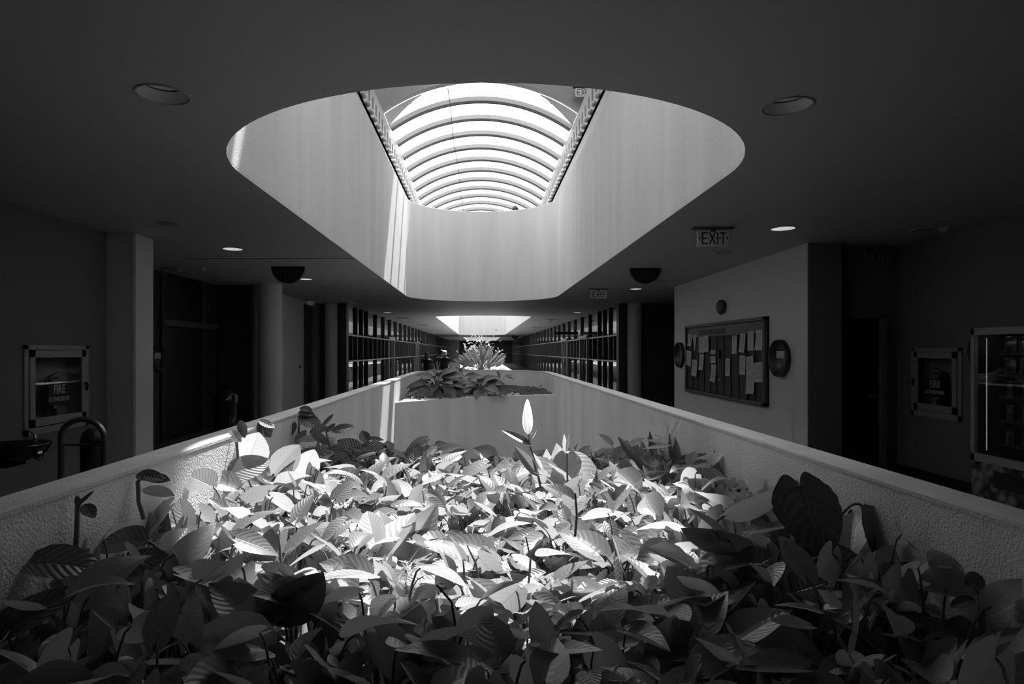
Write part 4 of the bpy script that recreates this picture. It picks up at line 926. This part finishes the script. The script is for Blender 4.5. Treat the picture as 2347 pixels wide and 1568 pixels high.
# --- tall stalk with the bright white bud
def bud_leaf(par, x, y, Y, ang, L, W_, m='white', **k): return set_leaf(par, x, y, Y, ang, L, W_, k.pop('n', (0, -1, .05)), 'bud', m, 0.0, k.pop('curl', .0), k.pop('fold', .5), False, tone=k.pop('tone', .8), nv=10, nu=8, **k)
Yb = 3.9; r = P(1243, 1170, Yb)
o = empty('ginger_stalk', r, 0, 'tall stalk topped by the brilliant white pointed bud, standing above the bed', 'plant', 'ginger plants in the front bed')
st = MB(); st.tube([P(x, y, Yb)-r for x, y in ((1246, 1200), (1240, 1120), (1228, 1065), (1214, 1020), (1211, 993))], [.009, .008, .007, .006, .005], 8); st.build('stem', M['stem'], o)
for nn, sx in (((0, -1, .1), 0), ((-.75, -.6, 0), -.5), ((.75, -.6, 0), .5), ((0, 1, 0), 0)): bud_leaf(o, 1209.5+sx*3, 955, Yb-.01*(nn[1] < 0), 91, 80, 20 if sx == 0 else 13, n=nn, fold=.6, m='sunlitbud' if 'sunlitbud' in M else 'white', name='bud')
bud_leaf(o, 1183, 1001, Yb, 152, 76, 15, m='darkleaf', n=(0, -.8, .6), curl=.1, tone=.6, name='leaf')
bud_leaf(o, 1221, 997, Yb, 48, 28, 10, m='varleaf', n=(0, -.9, .4), tone=.9, name='leaf')
bud_leaf(o, 1229, 1056, Yb, 120, 50, 14, m='white', n=(.3, -.9, .1), tone=.6, name='leaf')
bud_leaf(o, 1205, 1056, Yb, 128, 84, 26, m='leaf', n=(.2, -.9, .3), tone=.4, name='leaf')
r = P(1300, 1130, 4.0)
o = empty('ginger_stalk', r, 0, 'short stalk with a half-opened striped bud right of the tall white bud', 'plant', 'ginger plants in the front bed')
st = MB(); st.tube([P(x, y, 4.0)-r for x, y in ((1302, 1150), (1300, 1080), (1299, 1038))], .006, 8); st.build('stem', M['stem'], o)
bud_leaf(o, 1295, 1016, 4.0, 95, 44, 10, m='white', n=(-.5, -.85, 0), tone=.6, name='bud'); bud_leaf(o, 1300, 1014, 4.0, 82, 42, 9, m='varleaf', n=(.6, -.8, 0), name='bud')
# --- variegated ginger clump at the right
blades = [(1448, 1040, 4.4, 128, 98, 22, 'darkleaf'), (1470, 1064, 4.4, 135, 100, 22, 'varleaf'), (1493, 1020, 4.6, 92, 64, 13, 'darkleaf'), (1505, 1035, 4.6, 80, 60, 14, 'varleaf'), (1540, 1030, 4.5, 92, 72, 16, 'darkleaf'), (1553, 1040, 4.5, 88, 78, 15, 'darkleaf'),
 (1575, 1048, 4.5, 15, 90, 12, 'darkleaf'), (1590, 1060, 4.4, 8, 80, 16, 'varleaf'), (1645, 1066, 4.2, 72, 86, 32, 'darkleaf'), (1410, 1078, 4.4, 12, 60, 9, 'darkleaf'), (1600, 1085, 4.3, 30, 60, 18, 'leaf'), (1735, 1068, 4.0, 82, 70, 17, 'darkleaf'), (1754, 1052, 4.0, 76, 80, 12, 'darkleaf'), (1742, 1085, 3.95, 52, 100, 12, 'varleaf'),
 (1715, 1070, 4.0, 75, 50, 18, 'darkleaf'), (1690, 1090, 4.0, 60, 60, 22, 'darkleaf'), (1765, 1106, 3.8, 5, 70, 8, 'darkleaf'), (1790, 1092, 3.8, 48, 34, 9, 'darkleaf'), (1700, 1110, 3.9, 15, 90, 12, 'varleaf'), (1640, 1120, 4.0, 150, 110, 22, 'darkleaf'), (1570, 1100, 4.1, 165, 100, 24, 'darkleaf'), (1480, 1095, 4.2, 200, 90, 20, 'varleaf'), (1600, 1135, 3.9, 40, 80, 24, 'darkleaf'),
 (1530, 1120, 4.1, 95, 60, 22, 'darkleaf'), (1665, 1140, 3.8, 20, 90, 22, 'darkleaf'), (1722, 1135, 3.7, 165, 80, 26, 'darkleaf'), (1450, 1130, 4.0, 140, 110, 12, 'varleaf'), (1400, 1110, 4.0, 150, 100, 14, 'varleaf'), (1365, 1120, 3.9, 80, 90, 13, 'darkleaf'), (1330, 1125, 3.9, 96, 80, 13, 'varleaf'), (1505, 1150, 3.9, 170, 90, 16, 'varleaf')]
R.seed(4)
groups_ = [('ginger_plant', P(1500, 1150, 4.35), 'variegated ginger plant with a big dark arching blade, right of centre', lambda x: x < 1530), ('ginger_plant', P(1600, 1150, 4.2), 'ginger plant topped by a spray of pale striped bracts at right', lambda x: 1530 <= x < 1660), ('ginger_plant', P(1720, 1150, 3.95), 'dark upright blade-leaved plant against the right parapet', lambda x: x >= 1660)]
gobj = []
for nm, r, lb, cond in groups_:
    r = Vector((r.x, r.y, .42)); o = empty(nm, r, 0, lb, 'plant', 'ginger plants in the front bed'); gobj.append(o)
    for (x, y, Y, a, L, w, m) in blades:
        if cond(x): set_leaf(o, x, y, Y, a, L, w, (R.uniform(-.5, .5), -.85, R.uniform(.1, .6)), 'blade', m, 0.0, R.uniform(.02, .15), R.uniform(.3, .7), True, root=r, tone=R.uniform(.2, .9), nv=10, nu=6, stemr=.005)
sp = gobj[1]
for (x, y, a, L, w) in ((1525, 990, 100, 44, 9), (1532, 985, 70, 46, 9), (1545, 985, 62, 48, 8), (1553, 975, 66, 34, 7), (1518, 1005, 150, 44, 9), (1508, 1012, 168, 60, 8), (1505, 1024, 190, 62, 8), (1540, 1000, 85, 50, 10)):
    set_leaf(sp, x, y, 4.5, a, L, w, (R.uniform(-.5, .5), -.9, .3), 'blade', 'white', 0, .1, .6, False, tone=.3, nv=8, nu=4, name='bract')
st = MB(); st.tube([P(1540, 1140, 4.5)-sp.location, P(1545, 1060, 4.5)-sp.location, P(1533, 1012, 4.5)-sp.location], .007, 7); st.build('stem', M['stem'], sp)
# --- long thin stalks standing among the leaves
for i, (pts, lb) in enumerate([(((1098, 1420), (1100, 1345), (1090, 1290), (1070, 1250)), 'pale curved leafless stalk standing in the centre of the bed'), (((1205, 1425), (1212, 1340), (1216, 1280), (1205, 1230)), 'tall straight bare stalk right of the centre of the bed'), (((1318, 1230), (1322, 1180), (1318, 1130)), 'thick double stalk below the right bright leaves'), (((1040, 1500), (1043, 1430), (1035, 1380), (1000, 1340)), 'dark forked stalk at the lower centre of the bed')]):
    r = P(*pts[0], 2.6 if i < 3 else 2.0); m = MB(); m.tube([P(x, y, 2.6 if i < 3 else 2.0)-r for x, y in pts], [.0055, .005, .0045, .003][:len(pts)], 8); o = m.build('bare_stalk', M['stem']); o.location = r; tag(o, lb, 'stalk', 'bare stalks')
# ---------------------------------------------------------------- middle bed plants
def mottled(name, c, label, n, hgt, L0, seed, spr=1.0, group='mottled-leaf plants in the middle bed'):
    R.seed(seed); o = empty(name, c, 0, label, 'plant', group); c = Vector(c)
    for i in range(n):
        a = 2.399*i+R.uniform(-.3, .3); t = (i+.5)/n; el = 1.35-1.5*t; r = .05+.22*t*spr
        b = Vector((r*math.cos(a), r*math.sin(a)*.7, hgt*(1-.75*t)+.05)); m = Vector((math.cos(a)*math.cos(el*.5-.1), math.sin(a)*math.cos(el*.5-.1)*.8, math.sin(el*.7-.35)))
        L = L0*R.uniform(.75, 1.1); mb = MB(); mb.t = R.random(); leaf(mb, Vector((0, 0, 0)), m, Vector((-m.x*.5, -m.y*.5-.7, 1)), L, L*R.uniform(.46, .60), 'oval', R.uniform(.2, .5), R.uniform(.15, .4), .008, 10, 6)
        l = mb.build('leaf', M['dotleaf'], o); l.location = b
        s = MB(); s.tube(bez(Vector((0, 0, 0)), Vector((b.x*.3, b.y*.3, b.z)), b, 4), .007, 6, False); s.build('petiole', M['stem'], o)
    return o
mottled('mottled_leaf_plant', (-.88, 12.5, .66), 'larger clump of broad mottled leaves at the left of the middle bed', 24, .42, .42, 3, 1.25)
mottled('mottled_leaf_plant', (-.02, 12.95, .66), 'clump of broad drooping leaves in the centre of the middle bed', 18, .26, .36, 5, 1.35)
mottled('mottled_leaf_plant', (-.45, 13.6, .66), 'darker clump rising between the two front clumps of the middle bed', 12, .55, .42, 7, .9)
mottled('mottled_leaf_plant', (-1.25, 12.0, .66), 'small low leafy tuft in the left corner of the middle bed', 9, .06, .13, 9, .8)
o = empty('seedling', (.42, 12.9, .66), 0, 'thin lone seedling with a few top leaves, right half of the middle bed', 'plant')
st = MB(); st.tube([(0, 0, 0), (.0, 0, .18), (.02, 0, .32)], .008, 6); st.tube([(.02, 0, .32), (.08, 0, .42)], .004, 5); st.tube([(.02, 0, .32), (-.07, 0, .40)], .004, 5); st.build('stem', M['stem'], o)
for b, m in (((.07, 0, .42), (1, 0, .25)), ((.1, 0, .40), (.9, .2, -.1)), ((-.07, 0, .40), (-1, 0, .05)), ((-.02, 0, .38), (-.3, .3, .9))):
    mb = MB(); leaf(mb, Vector((0, 0, 0)), Vector(m), Vector((0, -.6, 1)), .2, .06, 'blade', .2, .3); l = mb.build('leaf', M['dotleaf'], o); l.location = b
for i, (x, y) in enumerate(((1.1, 14.2), (.75, 13.6), (1.35, 14.8))):
    o = mottled('small_shoot', (x, y, .66), ('tiny dark shoot at the right of the middle bed', 'tiny low shoot left of the other shoots at right', 'tiny shoot farthest back at right in the middle bed')[i], 4, .06, .10, 20+i, .3, 'shoots in the middle bed')
# ---------------------------------------------------------------- big spiky clump in the far planter
R.seed(31); o = empty('bird_of_paradise', (.02, 28.4, .68), 0, 'big fan-shaped clump of upright pointed leaves in the far planter', 'plant')
for i in range(98):
    a = 2*PI*R.random(); t = math.sqrt(R.random()); lean = t*1.15; h = R.uniform(.5, 1.08)*(1.0-.15*t)
    m = Vector((math.cos(a)*math.sin(lean), math.sin(a)*math.sin(lean), math.cos(lean))); b0 = Vector((.22*t*math.cos(a), .22*t*math.sin(a), 0)); b = b0+m*h*.75
    L = R.uniform(.45, .75); mb = MB(); mb.t = R.random(); leaf(mb, Vector((0, 0, 0)), m, Vector((R.gauss(0, .5), -1, .3)), L, L*R.uniform(.16, .26), 'blade', R.uniform(-.05, .12), .5, 0, 8, 4)
    l = mb.build('leaf', M['leafspike'], o); l.location = b
sm = MB()
for i in range(70):
    a = 2*PI*R.random(); lean = R.random()*1.0; h = R.uniform(.4, .9); m = Vector((math.cos(a)*math.sin(lean), math.sin(a)*math.sin(lean), math.cos(lean))); sm.tube([m*.02, m*h], .012, 4, False)
sm.build('stem', M['stem'], o)
R.seed(33); o = empty('leafy_shrub', (.0, 30.5, .68), 0, 'bright fine-leaved shrub glowing behind the spiky clump', 'plant'); mb = MB()
for i in range(420):
    q = Vector((R.gauss(0, .42), R.gauss(0, .3), abs(R.gauss(.75, .38)))); mb.t = R.random(); leaf(mb, q, Vector((R.gauss(0, 1), R.gauss(0, 1), R.gauss(0, 1))), Vector((R.gauss(0, 1), R.gauss(0, 1), 1)), .16, .07, 'oval', .1, .2, 0, 3, 2)
mb.build('foliage', M['leaf'], o); s = MB()
for k in range(7): s.tube([(0, 0, 0), (R.gauss(0, .3), R.gauss(0, .2), 1.1)], .015, 5)
s.build('stem', M['stem'], o)
R.seed(35); mb = MB()
for i in range(260):
    x, y = R.uniform(-.9, .95), 26.2+abs(R.gauss(0, 2.2)); a = R.uniform(0, PI); mb.add([(x, y, .69), (x+.12*math.cos(a), y+.12*math.sin(a), .70+R.uniform(0, .08)), (x+.14*math.cos(a), y+.12*math.sin(a)+.02, .69)], [(0, 1, 2)])
tag(mb.build('straw', M['straw']), 'loose dry straw and leaf litter around the spiky clump', 'straw', kind='stuff')
# ---------------------------------------------------------------- people
def skin_tree(name, verts, edges, radii, m, parent=None, sub=1, root=0, loc=None):
    me = bpy.data.meshes.new(name); me.from_pydata(verts, edges, []); o = bpy.data.objects.new(name, me); COL.objects.link(o)
    sk = o.modifiers.new('skin', 'SKIN'); 
    for i, r in enumerate(radii): me.skin_vertices[0].data[i].radius = r if isinstance(r, tuple) else (r, r)
    me.skin_vertices[0].data[root].use_root = True
    sk.use_smooth_shade = True; s = o.modifiers.new('sub', 'SUBSURF'); s.levels = sub; s.render_levels = sub
    dg = bpy.context.evaluated_depsgraph_get(); nm = bpy.data.meshes.new_from_object(o.evaluated_get(dg)); bpy.data.objects.remove(o)
    nm.materials.clear(); nm.materials.append(m); nm.polygons.foreach_set('use_smooth', [True]*len(nm.polygons))
    o = bpy.data.objects.new(name, nm); COL.objects.link(o)
    if parent is not None: o.parent = parent
    if loc is not None: o.location = loc
    return o
if not hasattr(bpy.types.Mesh, 'skin_vertices'): pass
def person(loc, rz, H, label, hair, hairlong, top, arms=(.10, .10), turn=0.0, elbow=.15, short=True):
    """standing figure; local +Y is the way they face; arms: outward swing"""
    k = H/1.7; o = empty('person', loc, rz, label, 'person')
    V = [(0, 0, .93), (0, 0, 1.08), (0, 0, 1.22), (0, -.01, 1.36), (0, -.005, 1.46), (0, .01, 1.53), (0, .02, 1.60)]; R_ = [(.15, .11), (.125, .10), (.145, .105), (.13, .085), (.052, .052), (.06, .07), (.075, .09)]
    E = [(i, i+1) for i in range(6)]
    V.append((0, .015, 1.66)); R_.append((.06, .075)); E.append((6, 7))
    for s, ar in ((-1, arms[0]), (1, arms[1])):
        b = len(V)
        V += [(s*.15, 0, 1.40), (s*.19, 0, 1.38), (s*(.21+ar*.6), -.02, 1.10), (s*(.21+ar), elbow, .90), (s*(.21+ar), elbow+.03, .83)]
        R_ += [.05, .048, .038, .027, (.030, .018)]; E += [(3, b), (b, b+1), (b+1, b+2), (b+2, b+3), (b+3, b+4)]
        w = len(V)-1
        for f_, (dx, dy, l) in enumerate(((-.026, .012, .07), (-.009, .012, .085), (.008, .008, .08), (.024, .0, .065))):
            q = len(V); V += [(V[w][0]+dx, V[w][1]+.01+dy*.3, .80), (V[w][0]+dx*1.1, V[w][1]+.025, .80-l)]; R_ += [.010, .008]; E += [(w, q), (q, q+1)]
        q = len(V); V += [(V[w][0]-s*.03, V[w][1]+.03, .84), (V[w][0]-s*.035, V[w][1]+.055, .79)]; R_ += [.011, .009]; E += [(w, q), (q, q+1)]
        b = len(V); V += [(s*.09, 0, .86), (s*.10, .01, .50), (s*.10, -.02, .10), (s*.10, -.01, .05), (s*.11, .12, .03)]
        R_ += [.085, .058, .04, .042, (.04, .028)]; E += [(0, b), (b, b+1), (b+1, b+2), (b+2, b+3), (b+3, b+4)]
    V = [tuple(c*k for c in v) for v in V]; R_ = [tuple(c*k for c in r) if isinstance(r, tuple) else r*k for r in R_]
    skin_tree('body', V, E, R_, M['skin'], o, 1)
    T = [(0, 0, .88), (0, 0, .98), (0, 0, 1.10), (0, 0, 1.24), (0, -.005, 1.37), (0, -.005, 1.42)]; TR = [(.18, .14), (.17, .13), (.15, .125), (.17, .13), (.15, .105), (.07, .07)]; TE = [(i, i+1) for i in range(5)]
    for s in (-1, 1):
        ar = arms[0 if s < 0 else 1]; b = len(T); T += [(s*.155, 0, 1.39), (s*.195, 0, 1.35), (s*(.205+ar*.3), -.01, 1.24 if short else 1.1)]; TR += [.065, .064, .058]; TE += [(4, b), (b, b+1), (b+1, b+2)]
    skin_tree('shirt', [tuple(c*k for c in v) for v in T], TE, [tuple(c*k for c in r) if isinstance(r, tuple) else r*k for r in TR], M[top], o, 1)
    Q = [(0, 0, .95)]; QR = [(.165, .13)]; QE = []
    for s in (-1, 1):
        b = len(Q); Q += [(s*.09, 0, .84), (s*.10, .01, .5), (s*.10, -.02, .1)]; QR += [.10, .075, .06]; QE += [(0, b), (b, b+1), (b+1, b+2)]
    skin_tree('trousers', [tuple(c*k for c in v) for v in Q], QE, [tuple(c*k for c in r) if isinstance(r, tuple) else r*k for r in QR], M['cloth'], o, 1)
    hd = MB(); n, m_ = 16, 12; VV = []
    for j in range(m_+1):
        th = PI*j/m_
        for i in range(n):
            ph = 2*PI*i/n; x, y, z = math.sin(th)*math.cos(ph), math.sin(th)*math.sin(ph), math.cos(th)
            r = 1.0+.05*math.sin(7*ph+3*th)+.04*math.sin(11*th)
            fz = -.2 if hairlong == 0 else -.35
            if y > .35 and z < .45: r *= .62            # open over the face
            dz = z*.115*r
            if hairlong and z < 0 and y < .35: dz = z*(.115+hairlong); r *= 1.0
            VV.append((x*.10*r*k, (y*.115*r+.02)*k, (1.625+dz)*k))
    hd.add(VV, [(j*n+i, j*n+(i+1) % n, (j+1)*n+(i+1) % n, (j+1)*n+i) for j in range(m_) for i in range(n)], True); hd.build('hair', M[hair], o)
    fc = MB()
    for s in (-1, 1): fc.lathe([(.001, -.006), (.009, -.003), (.009, .003), (.001, .006)], (s*.03*k, .105*k, 1.60*k), 8, 'Y')
    fc.build('eye', M['ink'], o)
    fc = MB(); fc.add([(0, .125*k, 1.575*k), (-.014*k, .10*k, 1.57*k), (.014*k, .10*k, 1.57*k), (0, .10*k, 1.61*k)], [(0, 1, 3), (0, 3, 2), (0, 2, 1)]); fc.build('nose', M['skin'], o)
    fc = MB(); fc.add([(-.022*k, .106*k, 1.545*k), (.022*k, .106*k, 1.545*k), (.018*k, .105*k, 1.536*k), (-.018*k, .105*k, 1.536*k)], [(0, 1, 2, 3)]); fc.build('mouth', M['ink'], o)
    return o
person((-1.44, 24.7, 0), .15, 1.60, 'white-haired person in a dark sleeveless top seen from behind, standing in the corridor', 'hairwhite', 0, 'cloth', (.06, .12), 0)
person((-1.62, 25.6, 0), -2.6, 1.62, 'long dark-haired person half hidden behind the white-haired person', 'hairdark', .22, 'cloth', (.10, .05))
person((-2.15, 24.7, 0), PI+.1, 1.52, 'dark-haired person in a black V-neck top facing the camera at left', 'hairdark', .16, 'cloth', (.16, .12), 0, .02)
person((1.07, 19.2, 4.45), .4, 1.62, 'person on the upper storey with only the head showing above the opening rim', 'hairdark', 0, 'clothgrey')
